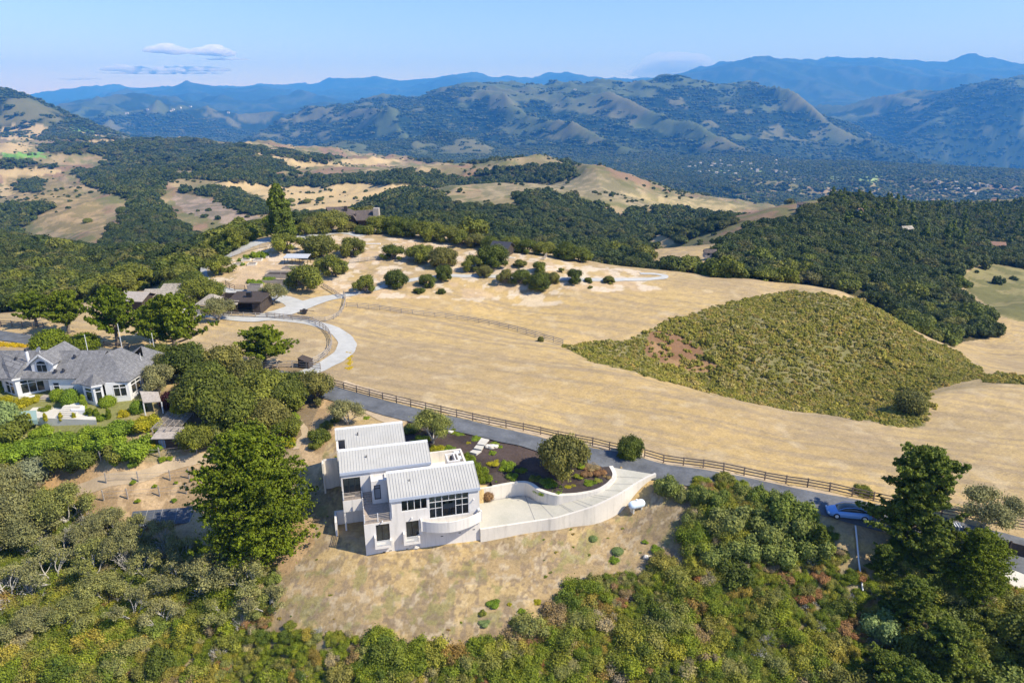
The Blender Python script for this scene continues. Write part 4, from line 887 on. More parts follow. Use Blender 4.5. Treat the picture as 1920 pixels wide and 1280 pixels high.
def window(x0, x1, z0, z1, y, cols, rows_, parent=None, fr='white', w=.07, name='window', glass='clear', depth=.12):
    f = MB(); xs = cols if isinstance(cols, (list, tuple)) else [x0 + (x1 - x0) * i / cols for i in range(1, cols)]
    f.box(x0, x1, y - .02, y + depth, z0, z0 + w); f.box(x0, x1, y - .02, y + depth, z1 - w, z1); f.box(x0, x0 + w, y - .02, y + depth, z0 + w, z1 - w); f.box(x1 - w, x1, y - .02, y + depth, z0 + w, z1 - w)
    for x in xs: f.box(x - w / 2, x + w / 2, y, y + depth, z0 + w, z1 - w)
    for z in rows_:
        e = [x0 + w] + [v for x in xs for v in (x - w / 2, x + w / 2)] + [x1 - w]
        for i in range(0, len(e), 2): f.box(e[i], e[i + 1], y + .01, y + depth - .01, z - .03, z + .03)
    o = f.build(name, fr, parent or house); g = MB().face([(x0 + w, y + .06, z0 + w), (x1 - w, y + .06, z0 + w), (x1 - w, y + .06, z1 - w), (x0 + w, y + .06, z1 - w)]); g.build('glass', glass, o); return o
M['fascia'] = simple('shade_blue_fascia', (.42, .47, .56), .6, .04, 1, bmp=0)  # gutter band: blue-grey eave shadow put into its colour
M['inner_wall'] = simple('interior_plaster', (.66, .58, .42), .9, .1, .6, bmp=0); M['inner_floor'] = simple('interior_carpet', (.55, .53, .48), .95, .08, 2, bmp=0)
M['dark_frame'] = simple('bronze_frame', (.035, .033, .032), .5, .1, 2, bmp=0); M['blind'] = simple('blind', (.25, .26, .28), .8, .1, 2, bmp=0)
def wing(x0, x1, y0, ze, depth, rise, zb, ops, walls='stucco', notch=None):
    w = MB(); wall_open(w, x0, x1, zb, ze, y0, .22, ops)
    yb = y0 + depth; t = .22
    for xa in (x0, x1 - t): w.hexa([(xa, y0 + t, zb), (xa + t, y0 + t, zb), (xa + t, yb - t, zb), (xa, yb - t, zb)], [(xa, y0 + t, ze), (xa + t, y0 + t, ze), (xa + t, yb - t, ze + rise * (depth - t) / depth - .05), (xa, yb - t, ze + rise * (depth - t) / depth - .05)])
    w.box(x0, x1, yb - t, yb, zb, ze + rise - .06); w.box(x0, x1, yb, yb + .42, ze + rise - .55, ze + rise - .02)
    hb_('wall', walls, w)
    r = MB(); n = Vector((0, -rise, depth)).normalized(); a, b = x0 - .08, x1 + .08; ov = .14; e0 = Vector((0, y0 - ov, ze - ov * rise / depth + .10)); e1 = Vector((0, yb + .02, ze + rise + .12)); up = (e1 - e0)
    def slab(xa, xb, t0, t1, lo, hi):
        p = e0 + up * t0; q = e0 + up * t1
        r.hexa([(xa, p.y, p.z + lo), (xb, p.y, p.z + lo), (xb, q.y, q.z + lo), (xa, q.y, q.z + lo)], [(xa, p.y, p.z + hi), (xb, p.y, p.z + hi), (xb, q.y, q.z + hi), (xa, q.y, q.z + hi)])
    if notch: nx, nt_ = notch; slab(a, nx, nt_, 1, -.10, 0); slab(nx, b, 0, 1, -.10, 0)
    else: slab(a, b, 0, 1, -.10, 0)
    k = max(4, int((b - a) / .31))
    for i in range(k + 1):
        x = a + (b - a) * i / k; x = min(max(x, a + .02), b - .02); slab(x - .018, x + .018, notch[1] if notch and x < notch[0] else 0, 1, 0, .05)
    ro = hb_('roof', 'roof_metal', r)
    MB().box(a if not notch else notch[0], b, y0 - ov - .05, y0 - ov + .02, ze - .26, ze + .08).build('gutter', 'fascia', ro)
    MB().box(a, b, yb - .02, yb + .46, ze + rise - .02, ze + rise + .17).build('ridge_cap', 'metal_white', ro); return ro
big = (7.0, 11.42, 3.35, 6.12); row4 = (4.02, 6.84, 4.72, 6.1); low = (4.43, 5.8, 1.2, 3.42); lw = (1.22, 2.66, 1.35, 3.55)
r1 = wing(2.9, 12.6, 0, 6.45, 3.2, 1.2, -1.2, [big, row4, low])
MB().tube([(5.2, 1.9, 7.0), (5.2, 1.9, 7.5)], .05, 8).build('vent_pipe', 'metal_dark', r1)
door2 = (-1.88, .02, 4.5, 6.75)
r2 = wing(-2.05, 8.0, 5.1, 7.5, 2.65, 1.15, 2.6, [door2]); MB().tube([(.9, 6.6, 8.0), (.9, 6.6, 8.55)], .06, 8).build('vent_pipe', 'metal_dark', r2)
hb_('wall', 'stucco', MB().box(-1.8, 7.9, 5.95, 7.7, 0, 2.6).box(.2, 7.9, 5.3, 5.95, 0, 2.6))
r3 = wing(-2.35, 5.6, 10.0, 7.85, 2.8, 1.15, 3.0, [], notch=(-1.35, .5)); MB().tube([(.2, 11.7, 8.5), (.2, 11.7, 9.05)], .06, 8).build('vent_pipe', 'metal_dark', r3)
# blocks filling the gaps between the wings, their flat roofs
hb_('flat_roof', 'stucco', MB().box(-1.9, 7.9, 8.17, 10.0, 3.0, 6.9).box(3.0, 9.6, 3.62, 5.1, 2.0, 5.9))
# stair block with its white parapet, and the deck in front
sb = MB(); wall_open(sb, 1.15, 2.88, 3.9, 6.78, 3.68, .2, [(1.42, 2.14, 4.45, 6.25)]); sb.box(1.15, 1.35, 3.88, 5.1, 3.9, 6.78); sb.box(2.68, 2.88, 3.88, 5.1, 3.9, 6.78); sb.box(1.35, 2.68, 3.88, 5.08, 6.45, 6.55); hb_('stair_block', 'stucco', sb)
window(1.42, 2.14, 4.45, 6.25, 3.7, 1, [5.8], fr='dark_frame', glass='blind')
sb = MB(); wall_open(sb, 0, 2.9, -1.2, 3.78, 0, .22, [lw]); sb.box(0, .22, .22, 5.3, -1.2, 3.78); sb.box(.22, 2.9, .22, 5.1, 3.4, 3.7); hb_('wall', 'stucco', sb)
hb_('deck', 'deck', MB().box(.02, 2.88, .05, 3.66, 3.78, 3.9).box(.02, 1.13, 3.66, 5.08, 3.78, 3.92)).data.materials[0] = M['deck']
st = MB()
for k in range(5): st.box(.12, 1.1, 3.9 + .25 * k, 5.08, 3.92 + .16 * k, 4.08 + .16 * k)
hb_('steps', 'deck', st)
def railing(pts, z0, z1, n=5, posts=(), parent=None):
    mb = MB(); pm = MB()
    for a, b in zip(pts, pts[1:]):
        for k in range(n): z = z0 + .10 + (z1 - z0 - .14) * k / (n - 1); mb.beam((a[0], a[1], z), (b[0], b[1], z), .035, .05 if k < n - 1 else .07)
    for p in list(pts) + list(posts): pm.box(p[0] - .05, p[0] + .05, p[1] - .05, p[1] + .05, z0, z1 + .06)
    r = mb.build('railing', 'wood_grey', parent or house); pm.build('post', 'white', r); return r
railing([(.10, 3.6), (.10, .10), (2.84, .10)], 3.9, 4.86, posts=[(1.5, .1), (.10, 1.8)])
# balconies cut into the facade: white box frames with rails
for x0, x1, z0, zt in ((.98, 2.82, .92, 1.35), (4.05, 5.84, .88, 1.28)):
    b = MB(); b.box(x0, x1, -.62, -.03, z0, z0 + .28); b.box(x0, x0 + .2, -.62, -.03, z0 + .28, zt + 1.02); b.box(x1 - .2, x1, -.62, -.03, z0 + .28, zt + .42)
    fb = hb_('balcony', 'stucco', b); rr_ = MB()
    for k in range(6): rr_.box(x0 + .2, x1 - .2, -.60, -.56, z0 + .36 + .12 * k, z0 + .40 + .12 * k)
    rr_.build('railing', 'metal_white', fb)
window(*lw, .05, 2, [], fr='dark_frame', glass='glass'); window(*low, .05, 2, [], fr='dark_frame', glass='glass')
window(*big[:2], 3.35, 6.12, .04, [8.45, 9.95], [5.35]); window(*row4, .04, [4.72, 5.44, 6.13], [])
mu = MB()
for x in (7.72, 9.2, 10.68): mu.box(x - .03, x + .03, .05, .14, 3.42 if x != 9.2 else 5.4, 6.05)
for xa, xb in ((7.07, 8.41), (9.99, 11.35)): mu.box(xa, xb, .06, .13, 4.55, 4.60)
hb_('mullion', 'white', mu)
# curved balcony under the big window
cb = MB(); n = 16
def cp(t, o): return (6.15 + t * 6.5, -(1.55 - o) * (math.sin(math.pi * min(1, max(0, t * .86 + .10))) ** .8) - .02)
for i in range(n):
    a, b = cp(i / n, 0), cp((i + 1) / n, 0); a2, b2 = cp(i / n, .16), cp((i + 1) / n, .16); z0, z1 = 2.35, 3.62
    cb.hexa([(a[0], a[1], z0), (b[0], b[1], z0), (b2[0], b2[1], z0), (a2[0], a2[1], z0)], [(a[0], a[1], z1), (b[0], b[1], z1), (b2[0], b2[1], z1), (a2[0], a2[1], z1)])
    cb.hexa([(a2[0], a2[1], z0), (b2[0], b2[1], z0), (b2[0], -.03, z0), (a2[0], -.03, z0)], [(a2[0], a2[1], z0 + .35), (b2[0], b2[1], z0 + .35), (b2[0], -.03, z0 + .35), (a2[0], -.03, z0 + .35)])
e_ = cp(0, 0); cb.box(e_[0] - .16, e_[0], e_[1], -.03, 2.35, 3.62); e_ = cp(1, 0); cb.box(e_[0], e_[0] + .16, e_[1], -.03, 2.35, 3.62); hb_('curved_balcony', 'stucco', cb)
# mid-wing balcony with its rail, the post and the fin walls beneath
window(*door2, 5.15, [-1.25, -.6], [], fr='dark_frame'); hb_('balcony_floor', 'deck', MB().box(-1.95, .1, 4.42, 5.08, 4.35, 4.5)); railing([(-1.95, 5.0), (-1.95, 4.45), (.08, 4.45), (.08, 5.0)], 4.5, 5.3)
hb_('balcony_front', 'stucco', MB().box(-2.05, .16, 4.38, 5.08, 2.9, 4.34)); hb_('post', 'stucco', MB().box(-2.05, -1.85, 4.45, 4.65, -.2, 2.88))
hb_('fin_wall', 'stucco', MB().box(-3.12, -2.9, 3.7, 5.9, -.6, 2.2).box(-3.12, .1, 5.9, 6.12, -.6, 2.2)); hb_('fin_wall', 'stucco_wall', MB().box(-4.0, -2.4, 10.9, 11.12, 2.4, 6.3).box(-4.2, -4.0, 10.2, 11.12, 2.2, 6.2))
hb_('deck_recess', 'stucco', MB().box(-2.3, -1.4, 10.05, 11.3, 6.6, 6.7))
# terrace on the right: parapets, boxed chimney, pergola slats
tw = MB(); tw.box(8.0, 12.5, 10.6, 10.85, 2.5, 5.7); tw.box(12.3, 12.55, 3.7, 10.6, 2.5, 5.7); tw.box(8.0, 8.2, 7.8, 10.6, 2.5, 5.6); tw.box(8.02, 12.3, 3.65, 10.6, 2.5, 4.3); hb_('terrace_wall', 'stucco_wall', tw)
ch = MB(); 
for b in ((10.0, 11.5, 5.3, 5.5), (10.0, 11.5, 7.1, 7.3), (10.0, 10.2, 5.5, 7.1), (11.3, 11.5, 5.5, 7.1), (10.9, 11.05, 5.5, 7.1)): ch.box(b[0], b[1], b[2], b[3], 4.3, 7.15)
ch.box(10.2, 11.3, 5.5, 7.1, 4.3, 6.5); co = hb_('chimney', 'stucco', ch); MB().tube([(10.55, 6.3, 6.5), (10.55, 6.3, 7.3)], .13, 8).build('flue', 'metal_dark', co)
pg = MB()
for k in range(5): pg.box(11.55, 12.28, 4.2 + 1.45 * k, 4.75 + 1.45 * k, 5.45, 5.6)
for k in range(8): pg.beam((11.6, 4.6 + .75 * k, 5.64), (12.25, 4.6 + .75 * k, 5.64), .05, .06)
hb_('pergola', 'white', pg)
# lamps, vents, the pipe and base course
lm = MB()
for x, z in ((11.95, 5.1), (1.95, 3.95), (5.1, 3.85)): lm.box(x - .05, x + .05, -.28, -.01, z, z + .07)
lm.box(12.35, 12.62, -.30, -.01, 3.72, 3.85)
hb_('wall_lamp', 'metal_white', lm)
for x, z in ((1.9, .05), (2.6, .1), (4.4, .0), (5.4, .05), (8.3, .95), (10.3, 1.05), (11.9, 1.2)): hb_('vent', 'metal_dark', MB().box(x - .14, x + .14, -.012, .01, z - .045, z + .045))
hb_('downpipe', 'metal_white', MB().tube([(3.02, -.06, 6.3), (3.02, -.06, 4.2)], .04, 6))
# rooms seen through the glass
hb_('interior', 'inner_wall', MB().face([(3.1, 2.9, 3.1), (12.4, 2.9, 3.1), (12.4, 2.9, 7.0), (3.1, 2.9, 7.0)]).face([(6.9, .3, 3.1), (6.9, 2.9, 3.1), (6.9, 2.9, 7.2), (6.9, .3, 6.2)]).face([(-1.95, 7.4, 4.5), (.2, 7.4, 4.5), (.2, 7.4, 7.5), (-1.95, 7.4, 7.5)]))
hb_('floor', 'inner_floor', MB().face([(3.1, .2, 3.15), (12.4, .2, 3.15), (12.4, 2.9, 3.15), (3.1, 2.9, 3.15)]).face([(-1.95, 5.2, 4.48), (.2, 5.2, 4.48), (.2, 7.4, 4.48), (-1.95, 7.4, 4.48)]))
tb = empty('table', hl(9.3, 1.3, 3.16), HR, 'dark table with a pale top standing behind the big window grid of the white house', 'table'); MB().box(-.8, .8, -.42, .42, .70, .75).build('table_top', 'metal_white', tb)
for sx in (-.7, .7):
    for sy in (-.35, .35): MB().box(sx - .03, sx + .03, sy - .03, sy + .03, 0, .70).build('leg', 'metal_dark', tb)
ch0 = None
for k, (cx, cy_, rz) in enumerate(((8.9, .62, 0), (9.7, .62, 0), (8.9, 2.0, math.pi), (9.7, 2.0, math.pi))):
    c = empty('chair', hl(cx, cy_, 3.16), HR + rz, 'dark chair on the %s %s of the table behind the big window' % ('left' if cx < 9 else 'right', 'near side' if k < 2 else 'far side'), 'chair', 'chairs round the table'); MB().box(-.22, .22, -.22, .22, .42, .47).build('seat', 'metal_dark', c); MB().box(-.22, .22, -.25, -.2, .47, .95).build('backrest', 'metal_dark', c)
    for sx in (-.19, .19):
        for sy in (-.19, .19): MB().box(sx - .02, sx + .02, sy - .02, sy + .02, 0, .42).build('leg', 'metal_dark', c)

# propane tank beside the driveway wall
p = P(1193, 956); tk = empty('propane_tank', (p.x, p.y, p.z + .1), math.radians(22), 'white cylindrical gas tank lying beside the curved driveway wall', 'tank'); prof = [(-1.05, .12), (-1.0, .30), (-.85, .44), (-.6, .50), (.6, .50), (.85, .44), (1.0, .30), (1.05, .12)]
MB().tube([(x, 0, .72) for x, r in prof], [r for x, r in prof], 20).build('tank_body', simple('tank_paint', (.62, .74, .84), .35, .02, 1, bmp=0), tk, True); MB().tube([(0, 0, 1.2), (0, 0, 1.36)], .14, 10).build('valve_dome', 'metal_white', tk)
for x in (-.55, .55): MB().box(x - .08, x + .08, -.35, .35, -.3, .32).build('foot', 'concrete', tk)

# ---------------------------------------------------------------- fences
def fence(pxs, label, spacing=2.45, h=1.15, rails=3, mat='wood', name='rail_fence', parts=True, closed=False, w=.13, sp=None, group=None):
    c = PP(pxs); c = [Vector((p.x, p.y, 0)) for p in (spline(c, 6) if len(c) > 2 else c)]
    out = [c[0]]; acc = 0
    for a, b in zip(c, c[1:]):
        L = (b - a).length
        while acc + L >= spacing:
            t = (spacing - acc) / L; a = a.lerp(b, t); out.append(a.copy()); L = (b - a).length; acc = 0
        acc += L
    pts = [Vector((p.x, p.y, hz_(p.x, p.y))) for p in out]
    if len(pts) < 2: return
    root = empty(name, pts[0], 0, label, 'fence', group); o = pts[0]; pm = MB().box(-w / 2, w / 2, -w / 2, w / 2, -.4, h + .1); pme = pm.mesh('post', M[mat]); rnd = random.Random(len(pts))
    big_ = parts and len(pts) <= 100
    if big_:
        for p in pts:
            q = bpy.data.objects.new('post', pme); LK(q); q.parent = root; q.location = p - o; q.rotation_euler = (rnd.uniform(-.03, .03), rnd.uniform(-.03, .03), rnd.uniform(-.2, .2))
    else:
        mb = MB()
        for p in pts: d = p - o; mb.box(d.x - w / 2, d.x + w / 2, d.y - w / 2, d.y + w / 2, d.z - .4, d.z + h + .1)
        mb.build('posts', mat, root)
    for r in range(rails):
        z = h * (1 - r / max(rails, 1)) - .03; mb = MB()
        for a, b in zip(pts, pts[1:]): mb.beam(a - o + Vector((0, 0, z + rnd.uniform(-.03, .03))), b - o + Vector((0, 0, z + rnd.uniform(-.03, .03))), .045, .13)
        mb.build('rail', mat, root)
fence("622 724;700 745;770 762;840 778;920 796;1000 812;1080 829;1150 845;1200 856", 'weathered three-rail fence running along the asphalt road above the white modern house')
fence("1208 857;1300 875;1400 893;1500 911;1600 931;1690 950;1780 969;1900 990;2000 1010", 'weathered three-rail fence along the road past the big dark conifer')
fence("650 576;700 580;760 588;820 595;880 603;940 614;1000 630;1060 648", 'thin post fence crossing the dry field to the tip of the ravine', h=1.1, mat='wood_grey', w=.10)
fence("500 596;560 602;590 608;612 622;622 640;618 660;600 676;580 686;566 691", 'curved rail fence following the inner side of the pale gravel bend', mat='wood_grey', spacing=1.9)
fence("490 692;530 689;566 690;600 693;612 700", 'straight rail fence beside the gravel entrance below the spreading cypress', mat='wood_grey')
fence("370 590;440 594;500 596;540 598;600 604;630 596;644 580;648 560;644 553", 'rail fence round the small paddock by the gravel fork', mat='wood_grey', h=1.0)
fence("-60 612;0 612;60 615;100 618", 'rail fence beside the road at the left edge of the view'); fence("196 652;260 660;330 665", 'rail fence in shadow behind the grey-roofed house')
fence("424 536;440 545;470 545", 'short garden fence beside the vegetable beds', h=1.3); fence("436 482;470 470;512 462", 'wire fence below the upper gravel road', mat='wood_grey', h=1.0, w=.07); fence("606 538;628 552;640 560", 'short fence running down to the gravel fork', mat='wood_grey', h=1.0, w=.08)
fence("655 494;690 490;715 485;740 478", 'pale wire fence between the oaks on the knoll', mat='wood_grey', h=1.1, w=.08); fence("1020 488;1027 480", 'short pale gate fence near the knoll crest', mat='wood_grey')
fence("880 480;900 488;960 490", 'low fence beside the black cabin', mat='wood_grey', h=1)

# ---------------------------------------------------------------- the grey-roofed estate house
def root_at(name, p, label, cat, group=None): return empty(name, p, 0, label, cat, group)
def shift(mb, o):
    mb.v = [(x - o.x, y - o.y, z - o.z) for x, y, z in mb.v]; return mb
ZE, ZR_ = 9.0, 11.9; EO = Wz(150, 745, 6.0)
est = root_at('estate_house', EO, 'rambling white house with grey shingled hip roofs above a clipped garden', 'house')
def eb(name, mat, mb, parent=None, **k):
    return shift(mb, EO).build(name, mat, parent or est, **k)
def V3(x, y, z): return Vector((x, y, z))
rf = MB()
FR = V3(-54.6, 90.0, ZE); FL = V3(-62.3, 89.2, ZE); BR = V3(-54.2, 97.5, ZE); BL = V3(-62.3, 98.5, ZE); Ra = V3(-59.3, 94.2, ZR_); Rb = V3(-58.6, 96.4, ZR_)
rf.roofplane([FL, FR, Ra]).roofplane([FR, BR, Rb, Ra]).roofplane([BR, BL, Rb]).roofplane([BL, FL, Ra, Rb])
rf.roofplane([V3(-79, 91.1, ZE), V3(-60.5, 91.1, ZE), V3(-60.0, 95.2, ZR_ - .05), V3(-79, 95.2, ZR_ - .05)]).roofplane([V3(-60, 99.5, ZE), V3(-79, 99.5, ZE), V3(-79, 95.2, ZR_ - .05), V3(-60.0, 95.2, ZR_ - .05)])
rf.roofplane([V3(-55.2, 96.0, ZE - .2), V3(-53.2, 101, ZE - .2), V3(-57.5, 99.8, ZE + 1.9)]).roofplane([V3(-53.2, 101, ZE - .2), V3(-61, 101.5, ZE - .2), V3(-57.5, 99.8, ZE + 1.9)]).roofplane([V3(-61, 101.5, ZE - .2), V3(-59.5, 96.5, ZE - .2), V3(-57.5, 99.8, ZE + 1.9)])
# left wing, turned to the sun
c0, c1, c2, c3 = V3(-71.6, 90.6, ZE), V3(-67.6, 93.4, ZE), V3(-71.5, 98.0, ZE), V3(-77.5, 95.8, ZE); rl, rr2 = V3(-75.0, 94.2, ZR_ - .1), V3(-70.6, 92.9, ZE + 1.9); l4 = V3(-74.2, 91.9, ZE); l5 = V3(-79, 91.4, ZE)
rf.roofplane([c0, c1, rr2]).roofplane([c1, V3(-68.4, 96.6, ZE + .3), rl, rr2]).roofplane([l4, c0, rr2, rl]).roofplane([l5, l4, rl, V3(-79, 94.4, ZR_ - .2)])
# bay in front, small pyramid
ba = V3(-59.1, 89.7, ZE + 1.35); b1, b2, b3, b4 = V3(-60.9, 89.05, ZE - .05), V3(-58.85, 88.2, ZE - .05), V3(-57.7, 88.9, ZE - .05), V3(-57.6, 89.6, ZE - .05)
rf.roofplane([b1, b2, ba]).roofplane([b2, b3, ba]).roofplane([b3, b4, ba])
rfo = eb('roof', 'shingle', rf)
# dormer
dF, dB = V3(-67.9, 91.8, 12.35), V3(-67.9, 98.0, 12.35); dr = V3(-66.0, 91.8, 10.9); dl = V3(-69.8, 91.8, 10.9); drb = V3(-66.0, 98.2, 10.9); dlb = V3(-69.8, 98.2, 10.9)
eb('roof', 'shingle', MB().roofplane([dr, drb, dB, dF], .1).roofplane([dlb, dl, dF, dB], .1))
dw = MB(); dw.hexa([(-69.5, 92.1, 9.3), (-66.3, 92.1, 9.3), (-66.3, 95.5, 9.3), (-69.5, 95.5, 9.3)], [(-69.5, 92.1, 10.9), (-66.3, 92.1, 10.9), (-66.3, 95.5, 10.9), (-69.5, 95.5, 10.9)]); dw.face([(-69.5, 92.1, 10.9), (-66.3, 92.1, 10.9), (-67.9, 92.1, 12.15)]); eb('dormer_wall', 'white', dw)
w_ = eb('window', 'white', MB().box(-68.7, -67.1, 92.0, 92.08, 9.65, 11.35)); shift(MB().box(-68.58, -67.95, 91.95, 92.0, 9.75, 10.75).box(-67.85, -67.22, 91.95, 92.0, 9.75, 10.75).face([(-68.58, 91.95, 10.9), (-67.22, 91.95, 10.9), (-67.4, 91.95, 11.2), (-67.9, 91.95, 11.35), (-68.4, 91.95, 11.2)]), EO).build('glass', 'glass', w_)
for a, b in ((dF, dr), (dF, dl), (c0, c1), (b2, b3)): eb('fascia', 'white', MB().beam(a + V3(0, -.05, -.06), b + V3(0, -.05, -.06), .06, .24))
# walls: plan runs with windows on each face
def facade(a, b, z0, z1, wins, mat='white', th=.25):
    a = Vector(a); b = Vector(b); L = (b - a).length; t = (b - a).normalized(); nrm = Vector((t.y, -t.x, 0)); rz = math.atan2(t.y, t.x)
    w = wall_open(MB(), 0, L, z0, z1, 0, th, wins); o = w.build('wall', mat, est); o.location = a - EO; o.rotation_euler = (0, 0, rz)
    for q in wins:
        f = MB(); n = max(1, round((q[1] - q[0]) / 1.15)); wd = .09
        f.box(q[0], q[1], -.03, .1, q[2], q[2] + wd).box(q[0], q[1], -.03, .1, q[3] - wd, q[3]).box(q[0], q[0] + wd, -.03, .1, q[2] + wd, q[3] - wd).box(q[1] - wd, q[1], -.03, .1, q[2] + wd, q[3] - wd)
        zt = q[3] - .55; f.box(q[0] + wd, q[1] - wd, -.02, .09, zt - .05, zt + .05)
        for k in range(1, n): x = q[0] + (q[1] - q[0]) * k / n; f.box(x - .05, x + .05, -.025, .095, q[2] + wd, zt - .05); f.box(x - .05, x + .05, -.025, .095, zt + .05, q[3] - wd)
        wo = f.build('window', 'white', est); wo.location = o.location; wo.rotation_euler = o.rotation_euler
        g = MB().face([(q[0] + wd, .05, q[2] + wd), (q[1] - wd, .05, q[2] + wd), (q[1] - wd, .05, q[3] - wd), (q[0] + wd, .05, q[3] - wd)]).build('glass', 'glass', wo)
g0, g1 = 4.8 , 8.95
facade((-57.75, 89.45, 0), (-54.85, 90.25, 0), g0, g1, [(.95, 2.7, 6.7, 8.6)]); facade((-54.85, 90.25, 0), (-54.45, 97.2, 0), g0, g1, [(.5, 2.9, 6.7, 8.6), (3.4, 5.6, 6.7, 8.6)])
facade((-60.8, 89.3, 0), (-58.85, 88.45, 0), g0, g1, [(.35, 1.8, 6.4, 8.5)]); facade((-58.85, 88.45, 0), (-57.85, 89.1, 0), g0, g1, [(.15, 1.0, 6.2, 8.5)]); facade((-67.0, 91.4, 0), (-60.8, 91.4, 0), g0, g1, [(.5, 1.5, 6.2, 8.3)])
facade((-62.2, 91.3, 0), (-60.8, 89.3, 0), g0, g1, []); facade((-71.5, 90.9, 0), (-67.8, 93.5, 0), g0, g1, [(.5, 3.4, 6.5, 8.6)]); facade((-67.8, 93.5, 0), (-68.2, 97, 0), g0, g1, []); facade((-74.1, 92.2, 0), (-71.5, 90.9, 0), g0, g1, [(.3, 2.4, 6.4, 8.3)]); facade((-79, 91.7, 0), (-74.1, 92.2, 0), g0, g1, [(.5, 2.0, 6.4, 8.3), (2.6, 4.2, 6.4, 8.3)])
eb('soffit', 'white', MB().box(-79, -54.9, 91.5, 99, 8.6, 8.7).box(-62, -55, 90.4, 92, 8.6, 8.68))
fl_ = V3(-70.5, 93.2, 10.6); eb('stove_pipe', 'metal_white', MB().tube([tuple(fl_), tuple(fl_ + V3(0, 0, 1.9))], .22, 10)); eb('pipe_cap', 'metal_dark', MB().tube([tuple(fl_ + V3(0, 0, 1.9)), tuple(fl_ + V3(0, 0, 2.2))], [.3, .18], 10))
for x, y, z in ((-64.2, 94.0, 11.25), (-66.0, 91.9, 9.8), (-64.9, 92.0, 9.85), (-75.0, 92.9, 10.2), (-72.4, 93.4, 11.1), (-77, 93.5, 10.6)): eb('roof_vent', 'metal_dark', MB().tube([(x, y, z), (x, y, z + .35)], [.28, .12], 8))
ds = root_at('satellite_dish', V3(-68.1, 92.6, 12.35), 'round grey satellite dish on the ridge of the white dormer', 'satellite dish'); MB().tube([(0, 0, 0), (0, 0, .5)], .04, 6).build('mast', 'metal_white', ds); MB().tube([(0, 0, .45), (-.05, -.12, .58), (-.07, -.16, .62)], [.05, .38, .42], 16).build('dish', 'blind', ds)
for i, (px, py, yb, ht, lb) in enumerate(((158, 627, 97, 4, 'behind the long roof ridge'), (220, 607, 99, 6.0, 'tallest, at the top of the right hip roof'), (262, 662, 96, 5.5, 'over the shaded right roof end'), (284, 624, 104, 4.5, 'beside the round grey oak, upright'), (280, 634, 106, 3, 'shorter, beside the round grey oak'), (271, 650, 101, 2.5, 'short, beyond the right eave'))):
    p = Wy(px, py, yb); zb = hz_(p.x, p.y); tag_ = tagp(MB().tube([(0, 0, 0), (0, 0, p.z - zb)], [.06, .04], 6).build('story_pole', 'white'), 'slim white pole ' + lb, 'pole', 'white poles round the grey-roofed house'); tag_.location = (p.x, p.y, zb)
# shade porch and garden stonework
def slabbox(name, pts, z0, z1, mat, label, cat, kind=None):
    ps = [Vector(p) for p in pts]; o = ps[0].copy(); o.z = z0; mb = MB(); n = len(ps); lo = [(p.x - o.x, p.y - o.y, 0) for p in ps]; hi = [(p.x - o.x, p.y - o.y, z1 - z0) for p in ps]
    mb.face(lo[::-1]); mb.face(hi)
    for i in range(n): j = (i + 1) % n; mb.face([lo[i], lo[j], hi[j], hi[i]])
    r = mb.build(name, mat); r.location = o; return tagp(r, label, cat, kind=kind)
po = root_at('shade_porch', Wz(285, 758, 5.4), 'grey slatted lean-to roof on white posts at the right end of the estate house', 'porch'); A_ = [Wz(262, 733, 7.9), Wz(297, 734, 7.6), Wz(302, 752, 7.2), Wz(268, 754, 7.4)]
shift(MB().roofplane([A_[3], A_[2], A_[1], A_[0]], .1), po.location).build('roof', 'wood_grey', po)
for a in (A_[2], A_[3]): shift(MB().box(a.x - .06, a.x + .06, a.y - .02, a.y + .1, 4.5, a.z - .12), po.location).build('post', 'white', po)
slabbox('terrace', [Wz(40, 782, 5.6), Wz(180, 787, 5.6), Wz(175, 752, 5.6), Wz(85, 744, 5.6)], 4.0, 5.6, 'concrete', 'paved terrace in front of the estate house', 'terrace')
for nm, (a, b), n, z0 in (('wide', ((104, 783), (136, 762)), 6, 5.62), ('upper', ((66, 757), (92, 744)), 4, 5.65)):
    o = Wz(a[0] if nm == 'wide' else 66, a[1], z0); mb = MB(); w0 = 2.5 if nm == 'wide' else 2.0
    for k in range(n): mb.box(0, w0, .35 * k, 2.4, .14 * k, .14 * k + .14)
    s_ = mb.build('steps', 'wood_grey' if nm == 'upper' else 'concrete'); s_.location = o; tagp(s_, '%s flight of pale garden steps below the estate house' % ('wide lower' if nm == 'wide' else 'short upper'), 'steps')
slabbox('planter_wall', [Wz(135, 776, 5.7), Wz(160, 776, 5.7), Wz(160, 762, 5.7), Wz(126, 762, 5.7)], 4.8, 6.3, 'white', 'white planter wall with a low clipped hedge beside the garden steps', 'planter')
slabbox('planter_wall', [Wz(38, 760, 5.7), Wz(66, 748, 5.7), Wz(70, 742, 5.7), Wz(36, 752, 5.7)], 4.8, 6.2, 'white', 'white garden wall under the yellow-green bushes beside the upper steps', 'planter')
pool = slabbox('pool', [Wz(30, 790, 5.55), Wz(70, 788, 5.55), Wz(68, 770, 5.55), Wz(32, 772, 5.55)], 5.0, 5.64, simple('pool_water', (.28, .40, .38), .15, .05, .5, bmp=.05), 'pale turquoise pool behind the row of clipped golden bushes', 'pool')

